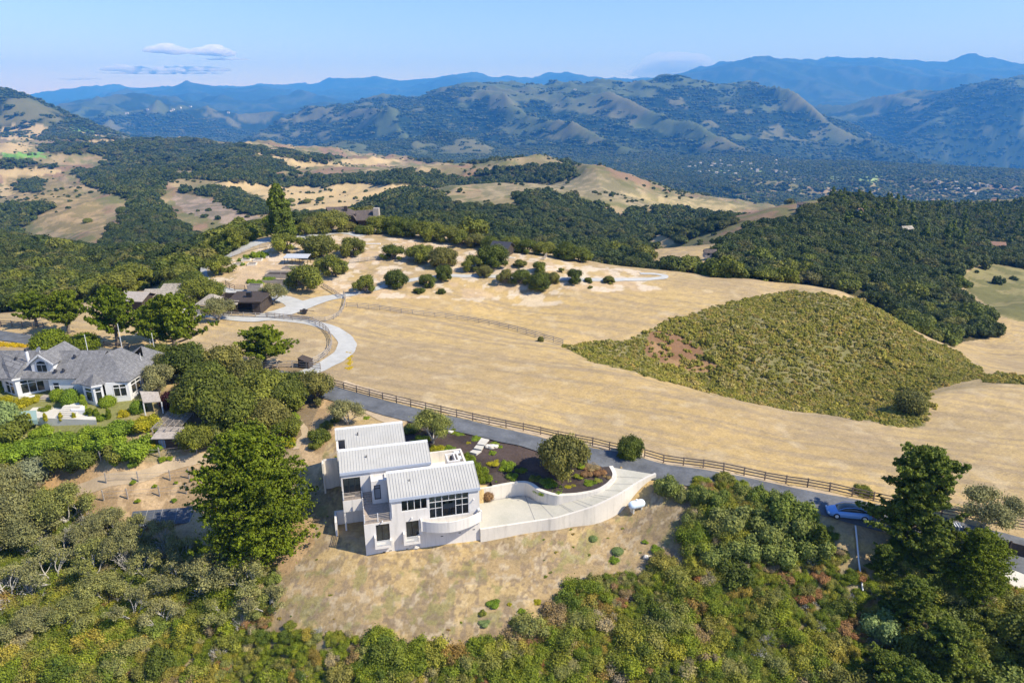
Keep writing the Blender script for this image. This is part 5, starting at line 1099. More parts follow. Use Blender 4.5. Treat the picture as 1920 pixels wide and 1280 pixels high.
# ---------------------------------------------------------------- garden shed with its glasshouse frame
sp_ = P(322, 842); sh = empty('garden_shed', (sp_.x, sp_.y, sp_.z), math.radians(3), 'small brown garden shed with blue-trimmed windows below the hedges', 'shed')
w = wall_open(MB(), -1.9, 1.9, -.5, 1.75, 0, .12, [(-1.5, -.7, .3, 1.4), (1.0, 1.35, .5, 1.2)]); w.box(-1.9, -1.78, .12, 1.9, -.5, 1.9).box(1.78, 1.9, .12, 1.9, -.5, 1.9).box(-1.9, 1.9, 1.9, 2.0, -.5, 2.0); w.build('wall', 'wood_dark', sh)
MB().roofplane([(-2.2, -.5, 1.85), (2.2, -.5, 1.85), (2.2, 2.3, 2.2), (-2.2, 2.3, 2.2)], .1).build('roof', 'wood_grey', sh)
for q in ((-1.5, -.7, .3, 1.4), (1.0, 1.35, .5, 1.2)):
    f = MB().box(q[0], q[1], -.03, .06, q[2], q[2] + .07).box(q[0], q[1], -.03, .06, q[3] - .07, q[3]).box(q[0], q[0] + .06, -.03, .06, q[2], q[3]).box(q[1] - .06, q[1], -.03, .06, q[2], q[3]).box((q[0] + q[1]) / 2 - .03, (q[0] + q[1]) / 2 + .03, -.02, .05, q[2], q[3]).build('window', simple('blue_trim', (.25, .38, .60), .6, .05, 1, bmp=0), sh)
    MB().face([(q[0], .03, q[2]), (q[1], .03, q[2]), (q[1], .03, q[3]), (q[0], .03, q[3])]).build('glass', 'blind', f)
gp = P(326, 806); gh = empty('glasshouse_frame', (gp.x, gp.y - 1.6, gp.z - 1.0), math.radians(3), 'pale slatted frame roof standing behind the garden shed', 'pergola')
mb = MB()
for x in (-1.7, 0, 1.7):
    for y in (-.5, 2.2, 4.6): mb.beam((x, y, -.5), (x, y, 2.2), .09)
mb.build('frame', 'wood_grey', gh); mb = MB()
for k in range(14): mb.beam((-1.9, -.5 + .4 * k, 2.3), (1.9, -.5 + .4 * k, 2.3), .07, .05)
for x in (-1.8, -.9, 0, .9, 1.8): mb.beam((x, -.6, 2.22), (x, 4.9, 2.22), .06, .08)
mb.build('slats', 'wood_grey', gh)
# ---------------------------------------------------------------- barns, knoll house, cabin
def gabled(name, p, rz, label, w, d, h, rise, roofm, wallm, over=.5, hip=0.0, cat='barn', doors=(), eave=.12, group=None):
    e = empty(name, p, rz, label, cat, group); mb = wall_open(MB(), 0, w, -1.0, h, 0, .15, list(doors))
    mb.box(0, .15, .15, d, -1, h).box(w - .15, w, .15, d, -1, h).box(.15, w - .15, d - .15, d, -1, h)
    if not hip: mb.face([(0, 0, h), (0, d, h), (0, d / 2, h + rise - .1)]).face([(w, 0, h), (w, d, h), (w, d / 2, h + rise - .1)])
    mb.build('wall', wallm, e); o = over; r = MB(); a, b, c, dd = (-o, -o, h), (w + o, -o, h), (w + o, d + o, h), (-o, d + o, h); ra, rb = (hip - o, d / 2, h + rise), (w + o - hip, d / 2, h + rise)
    r.roofplane([a, b, rb, ra], eave).roofplane([c, dd, ra, rb], eave)
    if hip: r.roofplane([b, c, rb], eave).roofplane([dd, a, ra], eave)
    r.build('roof', roofm, e)
    for q in doors: MB().box(q[0] + .02, q[1] - .02, .2, .25, q[2], q[3]).build('door', 'metal_dark', e)
    return e
p = P(405, 588); bn = empty('low_barn', (p.x, p.y, p.z), math.radians(3), 'long low dark brown barn with a flat sloping roof beside the gravel fork', 'barn')
w = wall_open(MB(), 0, 9.2, -.6, 2.55, 0, .18, [(4.6, 7.6, -.6, 2.1), (1.2, 3.6, 0, 1.9)]); w.box(0, .18, .18, 6, -.6, 2.8).hexa([(9.02, .18, -.6), (9.2, .18, -.6), (9.9, 6, -.6), (9.7, 6, -.6)], [(9.02, .18, 2.6), (9.2, .18, 2.6), (9.9, 6, 3.0), (9.7, 6, 3.0)]); w.box(.18, 9.7, 5.85, 6, -.6, 2.9); w.build('wall', 'wood_dark', bn)
MB().roofplane([(2.6, -.5, 2.6), (9.6, -.5, 2.6), (10.6, 6.4, 3.1), (2.6, 6.4, 3.1)], .22).build('roof', 'wood_dark', bn); MB().roofplane([(1.2, -1.2, 2.25), (5.0, -1.2, 2.25), (5.0, .3, 2.72), (1.2, .3, 2.72)], .1).build('porch_roof', 'shake', bn)
MB().box(5.9, 6.9, 2.2, 3.0, 2.5, 3.9).build('chimney', 'metal_dark', bn); MB().box(.2, 9, 3.2, 3.3, -.6, 2.6).build('inner_wall', 'wood_dark', bn)
cb_ = empty('barn_annex', (p.x - 3.4, p.y + .1, p.z), 0, 'open shed with a pale shingle hip roof left of the low barn', 'shed')
r = MB(); a, b, c, d_ = (-.6, -.8, 2.1), (4.0, -.8, 2.1), (4.0, 4.6, 2.1), (-.6, 4.6, 2.1); ra, rb = (1.7, 1.9, 3.7), (2.6, 1.9, 3.7); r.roofplane([a, b, rb, ra]).roofplane([b, c, rb]).roofplane([c, d_, ra, rb]).roofplane([d_, a, ra]); r.build('roof', 'shake', cb_)
mb = MB()
for x in (0, 1.6, 3.3): mb.box(x - .18, x + .18, -.2, .16, -.6, 2.1)
mb.build('post', 'stucco', cb_); MB().box(0, 3.6, 3.9, 4.1, -.6, 2.1).build('wall', 'wood_dark', cb_)
p = P(297, 578); gabled('shake_barn', p, math.radians(4), 'brown barn with a broad pale shingle roof behind the dark spreading trees', 6.6, 6.0, 2.5, 2.2, 'shake', 'wood_dark', .5, 1.2, doors=[(3.4, 6.0, -.5, 2.0)])
p = P(272, 574); gabled('shake_barn', p, math.radians(4), 'lower side barn with a pale shingle roof left of the broad-roofed barn', 3.2, 4.5, 2.1, 1.2, 'shake', 'wood_dark', .4)
p = P(228, 582); gabled('grey_barn', p, math.radians(-8), 'grey-roofed shed half hidden behind the layered cypresses', 5.0, 5.0, 2.3, 1.3, 'wood_grey', 'wood_dark', .5)
kp = Wz(612, 421, 10.2); kh = empty('knoll_house', (kp.x, kp.y, 9.4), 0, 'dark brown shingled house among oaks on top of the knoll', 'house')
s_ = 5.25
def KP(px, py, y): q_ = Wy(px, py, kp.y + y); return (q_.x - kp.x, y, q_.z - 9.4)
r = MB(); L1_, L2_, L3_, L4_ = KP(611, 388, 5), KP(646, 388, 6), KP(662, 404, 1), KP(617, 400, 1); r.roofplane([L4_, L3_, L2_, L1_], .25)
R1_, R2_, R3_, R4_ = KP(646, 388, 6), KP(665, 395, 5), KP(701, 393, 6), KP(703, 412, 0); R5_ = KP(668, 413, -.5); r.roofplane([R5_, R4_, R3_, R2_], .25); r.roofplane([L3_, R5_, R2_, R1_], .25); r.roofplane([KP(611, 388, 5), KP(646, 388, 6), KP(646, 393, 11), KP(611, 393, 11)], .2).roofplane([KP(665, 395, 5), KP(701, 393, 6), KP(701, 396, 11), KP(665, 398, 11)], .2); r.build('roof', 'shake_brown', kh)
w = MB(); w.hexa([(.8, 1.6, -1), (9.2, 1.6, -1), (9.2, 10, -1), (.8, 10, -1)], [(.8, 1.6, L4_[2] - .3), (9.2, 1.6, L4_[2] - .4), (9.2, 10, L4_[2] - .3), (.8, 10, L4_[2] - .3)]).box(10, 16.2, .6, 10, -1, R4_[2] - .35); w.build('wall', 'wood_dark', kh)
MB().box(R4_[0] - .9, R4_[0] + .9, 2.2, 4.4, 1, R3_[2] + .9).build('chimney', 'wood_grey', kh); MB().box(5.2, 6.2, 3.2, 4.2, 2, L1_[2] + .4).build('chimney', 'shake_brown', kh)
p = P(921, 480); gb = gabled('black_cabin', p, math.radians(-24), 'small black cabin with a steep dark roof at the knoll crest', 4.8, 4.4, 2.4, 1.5, simple('black_roof', (.05, .05, .06), .6, .15, 2, bmp=0), 'wood_dark', .5, cat='cabin')
MB().box(4.9, 7.2, -.6, 4.6, -.6, .15).build('deck', 'concrete', gb)
# run-in shed, cart, garden structures on the knoll flank
p = P(560, 690); rs_ = empty('run_in_shed', p, math.radians(-10), 'small dark open shelter beside the straight fence by the gravel entrance', 'shelter'); mb = MB(); mb.box(0, .1, 0, 2.2, -.3, 2.3).box(.1, 2.3, 2.1, 2.2, -.3, 1.5).hexa([(2.2, 0, -.3), (2.3, 0, -.3), (2.3, 2.1, -.3), (2.2, 2.1, -.3)], [(2.2, 0, 1.5), (2.3, 0, 1.5), (2.3, 2.1, 1.5), (2.2, 2.1, 1.5)]); mb.build('wall', 'wood_dark', rs_); MB().roofplane([(0, -.2, 2.35), (2.5, -.2, 1.55), (2.5, 2.3, 1.55), (0, 2.3, 2.35)], .08).build('roof', 'wood_dark', rs_); rs_.scale = (.75, .75, .75)
p = P(571, 588); ct_ = empty('cart', p, .3, 'small dark two-wheeled cart standing in the fenced paddock by the gravel fork', 'cart'); MB().box(-.9, .7, -.35, .35, .55, .85).beam((.7, 0, .7), (2.0, 0, .35), .1).build('cart_body', 'wood_dark', ct_)
for s in (-.5, .5): MB().tube([(0, s - .05, .5), (0, s + .05, .5)], .5, 14).build('wheel', 'metal_dark', ct_)
beds = [(437, 497), (452, 497), (463, 493), (478, 493), (461, 487), (476, 485), (500, 485), (447, 502)]
for i, (px, py) in enumerate([(424, 494), (448, 496), (462, 488), (473, 496), (484, 488), (497, 482)]):
    p = P(px, py); e = empty('planter_box', p, .1, 'low pale wooden planter box, %s from the left in the small orchard' % ['first', 'second', 'third', 'fourth', 'fifth', 'sixth'][i], 'planter', 'planter boxes in the small orchard'); MB().box(-1.1, 1.1, -.9, -.8, -.3, .4).box(-1.1, 1.1, .8, .9, -.3, .4).box(-1.1, -1, -.8, .8, -.3, .4).box(1, 1.1, -.8, .8, -.3, .4).build('frame', 'stucco_wall', e); MB().box(-1, 1, -.8, .8, -.3, .25).build('soil', 'wood_dark', e)
def gbed(px, py, L, W, h, label, mat='wood_grey', cat='planter', slats=True):
    p = P(px, py); e = empty('raised_bed', p, math.radians(-3), label, cat); MB().box(0, L, 0, .12, -.5, h).box(0, L, W - .12, W, -.5, h).box(0, .12, .12, W - .12, -.5, h).box(L - .12, L, .12, W - .12, -.5, h).build('frame', mat, e)
    MB().box(.12, L - .12, .12, W - .12, -.5, h - .15).build('soil', 'wood_dark', e)
    if slats:
        mb = MB()
        for k in range(int(W / .5)): mb.beam((0, .3 + .5 * k, h + .45), (L, .3 + .5 * k, h + .45), .06, .06)
        for x in (0.1, L / 2, L - .1):
            for y in (.1, W - .1): mb.beam((x, y, h - .1), (x, y, h + .45), .07)
        mb.build('slats', mat, e)
gbed(497, 521, 8, 3.0, .9, 'long grey raised bed under a slatted frame beside the round knoll oak'); gbed(492, 531, 8.5, 1.5, .7, 'narrow raised bed in front of the slatted garden frame', slats=False); gbed(530, 505, 6, 1.6, .6, 'short raised bed between the greenhouse and the garden frame', slats=False)
gbed(464, 547, 3.2, 1.6, 1.6, 'grey wooden bin at the corner of the vegetable garden', slats=False)
p = P(534, 496); e = empty('greenhouse', p, math.radians(-2), 'small greenhouse with a pale slatted roof on the knoll flank', 'greenhouse'); mb = MB()
for x in (0, 2, 4, 6):
    for y in (0, 2.4): mb.beam((x, y, -.4), (x, y, 1.8), .1)
mb.build('frame', 'wood_dark', e); MB().roofplane([(-.2, -.3, 1.8), (6.2, -.3, 1.8), (6.2, 2.7, 2.3), (-.2, 2.7, 2.3)], .08).build('roof', simple('greenhouse_roof', (.45, .47, .50), .5, .2, 6, bmp=0), e)
p = P(690, 457); tagp(MB().box(-3.6, 3.6, -.35, .35, -.3, .1).build('stone_bench', 'stucco', None), 'long low pale slab lying in the grass on top of the knoll', 'slab').location = p

# ---------------------------------------------------------------- car, pipe, panels, corner garden
c0 = Vector(P(1572, 962)); c1 = Vector(P(1625, 974)); hd = math.atan2(c1.y - c0.y, c1.x - c0.x); mid_ = Vector(P(1590, 968)); car = empty('car', (mid_.x, mid_.y, mid_.z + .1), hd + math.pi, 'light blue sedan with a dark glass roof parked by the big conifer', 'car')
M['carpaint'] = simple('pale_blue_paint', (.16, .34, .68), .25, .01, 1, bmp=0, spec=.6); M['tyre'] = simple('tyre', (.02, .02, .02), .8, .05, 3, bmp=0)
def loft(secs, mat, name, parent, smooth=True):
    mb = MB(); n = len(secs[0]); base = 0
    for s in secs: mb.v += s
    for i in range(len(secs) - 1):
        for j in range(n): k = (j + 1) % n; mb.f.append([i * n + j, i * n + k, (i + 1) * n + k, (i + 1) * n + j]); mb.uv.append(None)
    mb.f.append(list(range(n))[::-1]); mb.uv.append(None); mb.f.append([(len(secs) - 1) * n + j for j in range(n)]); mb.uv.append(None); return mb.build(name, mat, parent, smooth)
def csec(x, w, zb, zt, k=.82): h = zt - zb; return [(x, -w, zb + .1 * h), (x, -w * 1.0, zb + .6 * h), (x, -w * k, zt - .06), (x, -w * k * .7, zt), (x, w * k * .7, zt), (x, w * k, zt - .06), (x, w, zb + .6 * h), (x, w, zb + .1 * h), (x, w * .85, zb), (x, -w * .85, zb)]
loft([csec(-2.36, .62, .40, .70), csec(-2.25, .82, .28, .82), csec(-1.6, .92, .22, .98), csec(-.6, .93, .2, 1.0), csec(.6, .93, .2, .98), csec(1.4, .92, .22, .90), csec(2.1, .84, .26, .74), csec(2.38, .60, .36, .60)], 'carpaint', 'body', car)
loft([csec(-1.95, .60, .86, .98, .8), csec(-1.1, .74, .9, 1.34, .8), csec(-.3, .76, .9, 1.44, .8), csec(.5, .75, .9, 1.36, .8), csec(1.35, .66, .86, .95, .8)], 'glass', 'cabin_glass', car)
mb = MB()
for s in (-1, 1): mb.tube([(-1.9, s * .62, .98), (-1.1, s * .66, 1.36), (-.3, s * .67, 1.455), (.5, s * .66, 1.38), (1.35, s * .62, .95)], .035, 5)
mb.build('roof_rail', 'carpaint', car)
for x in (-1.45, 1.45):
    for s in (-1, 1): wh = MB().tube([(x, s * .74, .34), (x, s * .95, .34)], .34, 16).build('wheel', 'tyre', car); MB().tube([(x, s * .94, .34), (x, s * .965, .34)], .2, 12).build('rim', 'metal_white', wh)
for s in (-1, 1): MB().box(2.18, 2.36, s * .62 - .16, s * .62 + .16, .52, .64).build('headlight', 'metal_white', car); MB().box(-2.34, -2.2, s * .62 - .16, s * .62 + .16, .62, .72).build('tail_light', simple('red_lamp', (.4, .02, .02), .3, 0, 1, bmp=0), car)
q = [P(*a) for a in ((1603, 990), (1606, 1020), (1609, 1055), (1613, 1085), (1617, 1112))]; o = MB().tube([tuple(v - q[0] + Vector((0, 0, .35))) for v in q], .09, 8).build('pipe', 'metal_white'); o.location = q[0]; tagp(o, 'long pale pipe running down the slope below the blue car', 'pipe')
sa = P(243, 1000); sol = empty('solar_array', sa, math.radians(8), 'row of dark tilted solar panels half hidden by the pale-limbed oaks', 'solar panels')
M['pv'] = simple('solar_cells', (.075, .085, .10), .5, .2, 8, bmp=0, spec=.6)
for k in range(5):
    x = k * 1.75; MB().roofplane([(x, 0, .9), (x + 1.68, 0, .9), (x + 1.68, 1.9, 1.9), (x, 1.9, 1.9)], .05).build('panel', 'pv', sol)
    g = MB()
    for j in range(1, 6): g.beam((x, j * .317, .93 + j * .1667), (x + 1.68, j * .317, .93 + j * .1667), .02, .02)
    g.beam((x + .84, 0, .93), (x + .84, 1.9, 1.93), .02, .02).beam((x + 1.715, 0, .93), (x + 1.715, 1.9, 1.93), .06, .03); g.build('frame', 'blind', sol)
mb = MB()
for k in range(4): mb.beam((k * 2.6 + .3, .3, -.8), (k * 2.6 + .3, .3, 1.0), .08).beam((k * 2.6 + .3, 1.6, -.8), (k * 2.6 + .3, 1.6, 1.7), .08)
mb.build('stand', 'metal_dark', sol)
ribbon('concrete_drive', "1850 1048;1880 1068;1920 1092;2000 1140", 2.6, 'concrete', .07)
bp = [P(1740, 1008), P(1775, 1018), P(1860, 1030), P(1890, 1038), P(1925, 1047), P(2000, 1075)]; be = empty('board_fence', bp[0], 0, 'solid dark brown board fence below the road in the lower right corner', 'fence')
for a, b in zip(bp, bp[1:]): a = a - bp[0]; b = b - bp[0]; mb = MB(); d = (b - a).normalized().cross(Vector((0, 0, 1))) * .04; mb.hexa([a - d - V3(0, 0, .3), b - d - V3(0, 0, .3), b + d - V3(0, 0, .3), a + d - V3(0, 0, .3)], [a - d + V3(0, 0, 1.5), b - d + V3(0, 0, 1.5), b + d + V3(0, 0, 1.5), a + d + V3(0, 0, 1.5)]); mb.box(a.x - .08, a.x + .08, a.y - .08, a.y + .08, a.z - .3, a.z + 1.65); mb.build('panel', 'wood_dark', be)
p = P(1762, 1008); e = empty('slat_arbor', p, hd, 'small arbor of white slats at the road edge near the board fence', 'arbor'); mb = MB()
for k in range(7): mb.beam((k * .28, -.45, 1.9), (k * .28, .45, 1.9), .10, .08)
mb.build('slats', 'white', e); MB().beam((0, 0, -.3), (0, 0, 1.86), .1).beam((1.7, 0, -.3), (1.7, 0, 1.86), .1).beam((0, 0, 1.82), (1.7, 0, 1.82), .08).build('post', 'white', e)
# stepping slabs and white rocks in the mulch
def c2(x, y): return (750 + x / 10.667, 780 + y / 10.667)
for k, (qd, lb) in enumerate((([(1630, 445), (1785, 485), (1690, 600), (1540, 570)], 'largest, nearest the road'), ([(1530, 590), (1680, 615), (1630, 700), (1475, 660)], 'middle one of three'), ([(1460, 685), (1630, 715), (1530, 785), (1390, 735)], 'nearest the white house'))):
    ps = [P(*c2(*a)) for a in qd]; z = max(v.z for v in ps) + .12; slabbox('stepping_slab', [(v.x, v.y, z) for v in ps][::-1], z - .5, z, 'concrete', 'pale concrete slab of the garden path, ' + lb, 'slab')
rk = cubesphere(3)
for k, (px, py, r) in enumerate(((915, 838, .35), (922, 839, .45), (929, 838, .35), (845, 811, .3), (780, 1026, .35), (1212, 1125 - 80, .3))):
    p = P(px, py); rs = R_(900 + k); V = rk[0] * (1 + rs.normal(size=(len(rk[0]), 1)) * .16) * np.array([r * 1.3, r, r * .7]); o = bpy.data.objects.new('rock', mesh_np('rock', V, rk[1], M['stucco_wall'])); LK(o); o.location = (p.x, p.y, p.z + r * .3)
    tagp(o, 'pale garden rock, ' + ['leftmost of three by the stepping slabs', 'largest of three by the stepping slabs', 'rightmost of three by the stepping slabs', 'alone at the road edge of the mulch', 'at the foot of the white house wall', 'on the bare slope below the tank'][k], 'rock')
ORD_ = 'first second third fourth fifth sixth seventh eighth ninth tenth eleventh twelfth thirteenth fourteenth fifteenth sixteenth seventeenth eighteenth nineteenth twentieth'.split()
def orde_(i): return ORD_[min(i, 19)]
# vineyard posts on the terraces
k = 0; vr = [("150 868;230 862;300 858;370 850;420 842", 'upper'), ("200 905;260 903;320 900;390 893", 'middle'), ("195 938;240 935;300 930;350 925;390 918", 'lower')]
for s, nm in vr:
    c = resample(PP(s), 3.2)
    for j, p in enumerate(c):
        p = Vector((p.x, p.y, hz_(p.x, p.y))); o = MB().box(-.06, .06, -.06, .06, -.4, 1.5).build('vine_post', 'wood_grey'); o.location = p; tagp(o, 'grey post, %s from the left in the %s vineyard row' % (orde_(j), nm), 'post', '%s row of vineyard posts' % nm)
    mb = MB(); [mb.beam(a - c[0] + V3(0, 0, z), b - c[0] + V3(0, 0, z), .03) for a, b in zip(c, c[1:]) for z in (.7, 1.2)]; o = mb.build('trellis_wire', 'wood_grey'); o.location = c[0]; tagp(o, 'thin wires of the %s vineyard row' % nm, 'wire')

# ---------------------------------------------------------------- plants placed one by one
ORD = 'first second third fourth fifth sixth seventh eighth ninth tenth eleventh twelfth thirteenth fourteenth fifteenth sixteenth seventeenth eighteenth nineteenth twentieth'.split()
def orde(i): return ORD[i] if i < 20 else ('twenty-' + ORD[i - 20] if i < 29 else ['thirtieth', 'thirty-first', 'thirty-second', 'thirty-third', 'thirty-fourth', 'thirty-fifth', 'thirty-sixth', 'thirty-seventh', 'thirty-eighth', 'thirty-ninth', 'fortieth'][min(i - 29, 10)])
def group(name, adj, grp, cat, spec, kind=None, sink=.22, yoff=0):
    L = []
    for q in spec.replace('\n', ';').split(';'):
        t = q.split(); k = kind if len(t) < 5 and kind and not t[0][0].isalpha() else t.pop(0); L.append((float(t[0]), float(t[1]), float(t[2]), float(t[3]) if len(t) > 3 else 1.0, k))
    L.sort()
    for i, (px, py, r, hs, k) in enumerate(L):
        lab = '%s, %s from left among the %s' % (adj, orde(i), grp) if len(L) > 1 else '%s %s' % (adj, grp)
        plant(k, P(px, py), r, name, lab, cat, grp if len(L) > 1 else None, hs=hs, sink=sink * (r if r < 2 else 1), rnd=random.Random(int(px * 7 + py)))
group('oak_tree', 'round dark evergreen oak', 'oaks dotted over the knoll', 'tree', """538 470 4.2 1;600 481 4.8 1;663 478 3.7 1;630 518 4 1.1;570 541 5.2 1;685 548 2.6 1.4;743 538 2.8 1.3;738 486 3.4 1;788 490 4.3 1;830 500 3.7 1.1;832 525 2.5 1.3;800 536 2.5 1;786 549 1.3 1;828 550 1 1
889 507 2.9 1.1;909 518 2.1 1.2;923 500 4.3 1;947 532 2.3 1.3;976 532 2.5 1.2;975 500 1.8 1;1010 543 2.9 1.1;1011 510 2.3 1;1037 530 1.8 1.3;1077 530 2.4 1.2;1052 510 .8 1.2;1103 528 1 1;1142 530 1.7 .9;1107 540 .6 1""", 'oak')
group('oak_tree', 'evergreen oak', 'oaks around the knoll house', 'tree', """622 436 5.2 1;653 434 3 .8;680 438 2.8 .8;712 437 4.2 1;738 438 4 1;765 442 4 1;790 446 4 1;815 450 4.2 1;842 454 4 1;866 459 3.8 1;893 462 3.6 1;917 466 3 1;960 470 3.2 1;990 474 3.6 .9;1020 478 3.4 .9;1060 486 3.4 1;1085 489 3.6 .9;575 441 3 1.1;590 438 4 1.1""", 'oak')
group('oak_tree', 'evergreen oak', 'oaks left of the upper gravel road', 'tree', "410 513 3.6 1.1;428 470 4.4 1;448 462 4.2 1;470 447 4 1;492 438 4 1;398 486 3.8 1;372 500 3 1;360 545 3.6 1;375 568 4 1.1;396 562 3.4 1;340 530 4.4 1;330 560 3.6 1;255 545 5 1;225 555 4.5 1;510 435 3.5 1.2", 'oak')
group('oak_tree', 'thin-crowned grey oak', 'grey oaks beside the low barn', 'tree', "411 600 3.4 1.1;513 569 3.3 1.1", 'open_oak')
group('pine_tree', 'tall dense dark pine standing above the oaks', 'on the knoll skyline', 'tree', "528 449 5.2 1.12", 'tall_pine')
group('cypress_tree', 'huge dense bright green cypress beside', 'the white modern house', 'tree', "487 1030 6.0 1.02", 'cypress')
group('conifer_tree', 'big dark green conifer', 'over the parked blue car', 'tree', "1700 1030 5.0 1.08", 'broad_pine')
group('cypress_tree', 'layered cypress', 'cypresses between the estate house and the barns', 'tree', "layered_cypress 330 668 6.4 1.25;layered_cypress 222 648 4.8 1.7;layered_cypress 130 625 5.2 1.15;layered_cypress 70 612 4.4 1.1;layered_cypress 290 640 4.2 1.2")
group('cypress_tree', 'spreading cypress with upswept branches alone in', 'the fenced paddock', 'tree', "497 688 5.3 1.02", 'layered_cypress')
group('round_tree', 'bright green rounded tree', 'rounded trees behind the estate roof', 'tree', "98 656 3.5 1;160 656 3.0 1", 'ball_cypress')
group('oak_tree', 'green oak', 'oaks between the two white houses', 'tree', """592 752 2.7 1.3;545 765 3.2 1.2;486 770 3.9 1.2;432 805 4.2 1.2;392 770 4 1.2;505 812 3.2 1.1;352 712 3.8 1.2;424 712 3.6 1.2;372 838 2.6 1;452 842 2.6 1;530 815 2.6 1;462 730 3.3 1.1;500 736 3.2 1.1;560 735 2.6 1.1;300 690 3 1.1;392 735 3.2 1.2;470 800 3 1.2;415 765 3.4 1.2""", 'oak')
group('oak_tree', 'grey-green lichen oak', 'lichen oaks beside the estate house', 'tree', "open_oak 300 735 2.8 1.3;open_oak 318 712 2.6 1.3;lichen_oak 400 842 2.4 1;lichen_oak 372 775 3 1.3")
group('plum_tree', 'dark purple leaved plum tree at the right of', 'the estate house', 'tree', "320 762 1.6 1.5", 'ball_purple')
group('round_tree', 'bright green clipped round tree beside', 'the purple plum', 'tree', "360 752 1.5 1.5", 'ball_bright')
group('oak_tree', 'tall green oak standing in', 'the mulched garden above the driveway', 'tree', "1053 893 3.2 1.6", 'oak')
group('oak_tree', 'small oak on the field side of the road', 'opposite the driveway', 'tree', "1181 856 1.7 1.45", 'oak')
group('bare_tree', 'pale-limbed thin-leaved tree', 'pale trees behind the white house', 'tree', "812 830 2.9 1.2;652 796 2.5 1.05", 'open_oak')
group('bush', 'dark green bush', 'bushes left of the white house', 'bush', "600 822 1.7 1.1;612 800 1.1 1;590 838 1 1;628 790 .8 1", 'bush_oak')
group('oak_tree', 'lone dark oak in the mouth of', 'the brush-covered ravine', 'tree', "1706 770 2.9 1.15", 'ball_oak')
group('oak_tree', 'grey-green flat-topped tree by the fence at', 'the right edge of the field', 'tree', "1842 988 3.3 1.15", 'open_oak')
group('oak_sapling', 'small green sapling by the middle fence at', 'the tip of the ravine', 'tree', "1014 640 .75 1.5", 'ball_oak')
group('bush', 'olive bush beside', 'the dark conifer at the field edge', 'bush', "1618 925 1.3 1.1", 'bush_oak')
group('willow', 'pale green tree', 'pale trees between the road and the brush', 'tree', "1250 922 1.9 1.35;1312 940 1.6 1.5;1390 930 1.2 1.6;1365 992 2.4 1.3;1482 985 2.9 1.35;1440 1010 2.4 1.2;1335 1050 2.1 1;1415 970 1.8 1.3;1500 965 1.6 1.3;1395 1040 2.2 1.1;1460 1050 2.3 1.1;1520 1040 2.4 1.2;1300 985 1.5 1.1;1345 950 1.8 1.5;1420 945 1.7 1.5;1460 950 1.8 1.5;1280 935 1.2 1.4;1500 1000 2.4 1.3", 'bush_willow')

group('conifer_tree', 'dark conifer', 'dark conifers crowding the lower right corner', 'tree', "pine 1532 1040 1.6 1.1;broad_pine 1740 1085 3.0 .9;cypress 1822 1110 2.9 1.05;broad_pine 1760 1290 3.9 .85;bush_willow 1862 1300 3.4 1.1;oak 1925 1240 3.4 1.2;bush_bright 1800 1240 2.2 1;broad_pine 1690 1400 4.2 1;broad_pine 1700 1170 2.8 .9;oak 1845 1190 2.6 1;bush_willow 1775 1180 2.2 1.1;oak 1720 1240 2.6 1;broad_pine 1650 1075 1.8 .9;oak 1600 1370 3.2 1.2;oak 1960 1180 2.6 1.1;broad_pine 1650 1300 2.6 .9")
group('tree', 'silvery green loose tree left of', 'the conifers in the lower right corner', 'tree', "1650 1190 2.4 1.2", 'bush_sage')
group('bush', 'clipped round bright bush', 'round bushes by the concrete drive', 'bush', "ball_bright 1872 1086 .8 1;ball_gold 1855 1092 .5 1;bush_bright 1890 1106 .9 1;bush_gold 1915 1120 1 1")
group('oak_tree', 'lichen-grey oak', 'pale-limbed oaks in the lower left wood', 'tree', """open_oak 128 985 3.4 1.15;open_oak 20 990 3.8 1.2;open_oak 62 1020 3.3 1.1;lichen_oak 105 1100 3.4 1;lichen_oak 178 1090 3.2 1.15;open_oak 235 1060 2.8 1.25;lichen_oak 272 1090 2.6 1.3;lichen_oak 335 1110 2.9 1;open_oak 400 1105 3.2 1;lichen_oak 470 1105 3 1.05;lichen_oak 20 1130 3.4 1;lichen_oak 262 1015 2.2 1.3;open_oak 215 1008 2.2 1.4;lichen_oak 310 1022 2.2 1.2;open_oak 150 1170 2.6 .9
lichen_oak 250 1165 2.6 1;lichen_oak 310 1175 2.5 .9;lichen_oak 500 1150 2.4 .9;open_oak 60 1190 2.6 .8;open_oak -20 1060 3.6 1.1;lichen_oak 420 1165 2.4 .9;open_oak 0 940 3.2 1.1;lichen_oak 350 1060 2.6 1;lichen_oak 440 1060 2.6 1;open_oak 200 1130 2.6 1;open_oak 180 1020 2.4 1.2;lichen_oak 130 1050 3 1""")
group('hedge_bush', 'yellow-green hedge bush', 'hedge below the estate terrace', 'bush', "bush_bright 25 850 2.4 .9;bush_bright 60 845 2.3 .9;bush_bright 95 840 2.3 .9;bush_bright 130 835 2.3 .9;bush_bright 165 828 2.2 .95;bush_bright 200 820 2.2 1;bush_bright 232 812 2.2 1;bush_gold 262 805 2.0 1;bush_gold 285 800 1.8 1.1;bush_bright 150 845 2.2 1;bush_bright 190 840 2.2 1;bush_gold 290 830 1.5 1;bush_bright 80 812 1.8 .8;bush_bright 215 836 2 1")
group('bush', 'rounded dark green bush', 'bushes under the long hedge', 'bush', "bush_oak 118 872 2.8 1.1;bush_oak 162 868 2.7 1;bush_bright 255 856 2.7 1.1;bush_oak 222 858 2.2 1;bush_bright 5 862 2.2 1;bush_oak 20 820 3 1.1;bush_bright 22 890 1.8 1")
group('bush', 'broad silver-grey bush above', 'the dirt track', 'bush', "66 896 2.7 1", 'ball_silver'); group('bush', 'large pale green dome-shaped shrub at', 'the left edge of the estate garden', 'bush', "4 800 2.9 1.15", 'ball_sage')
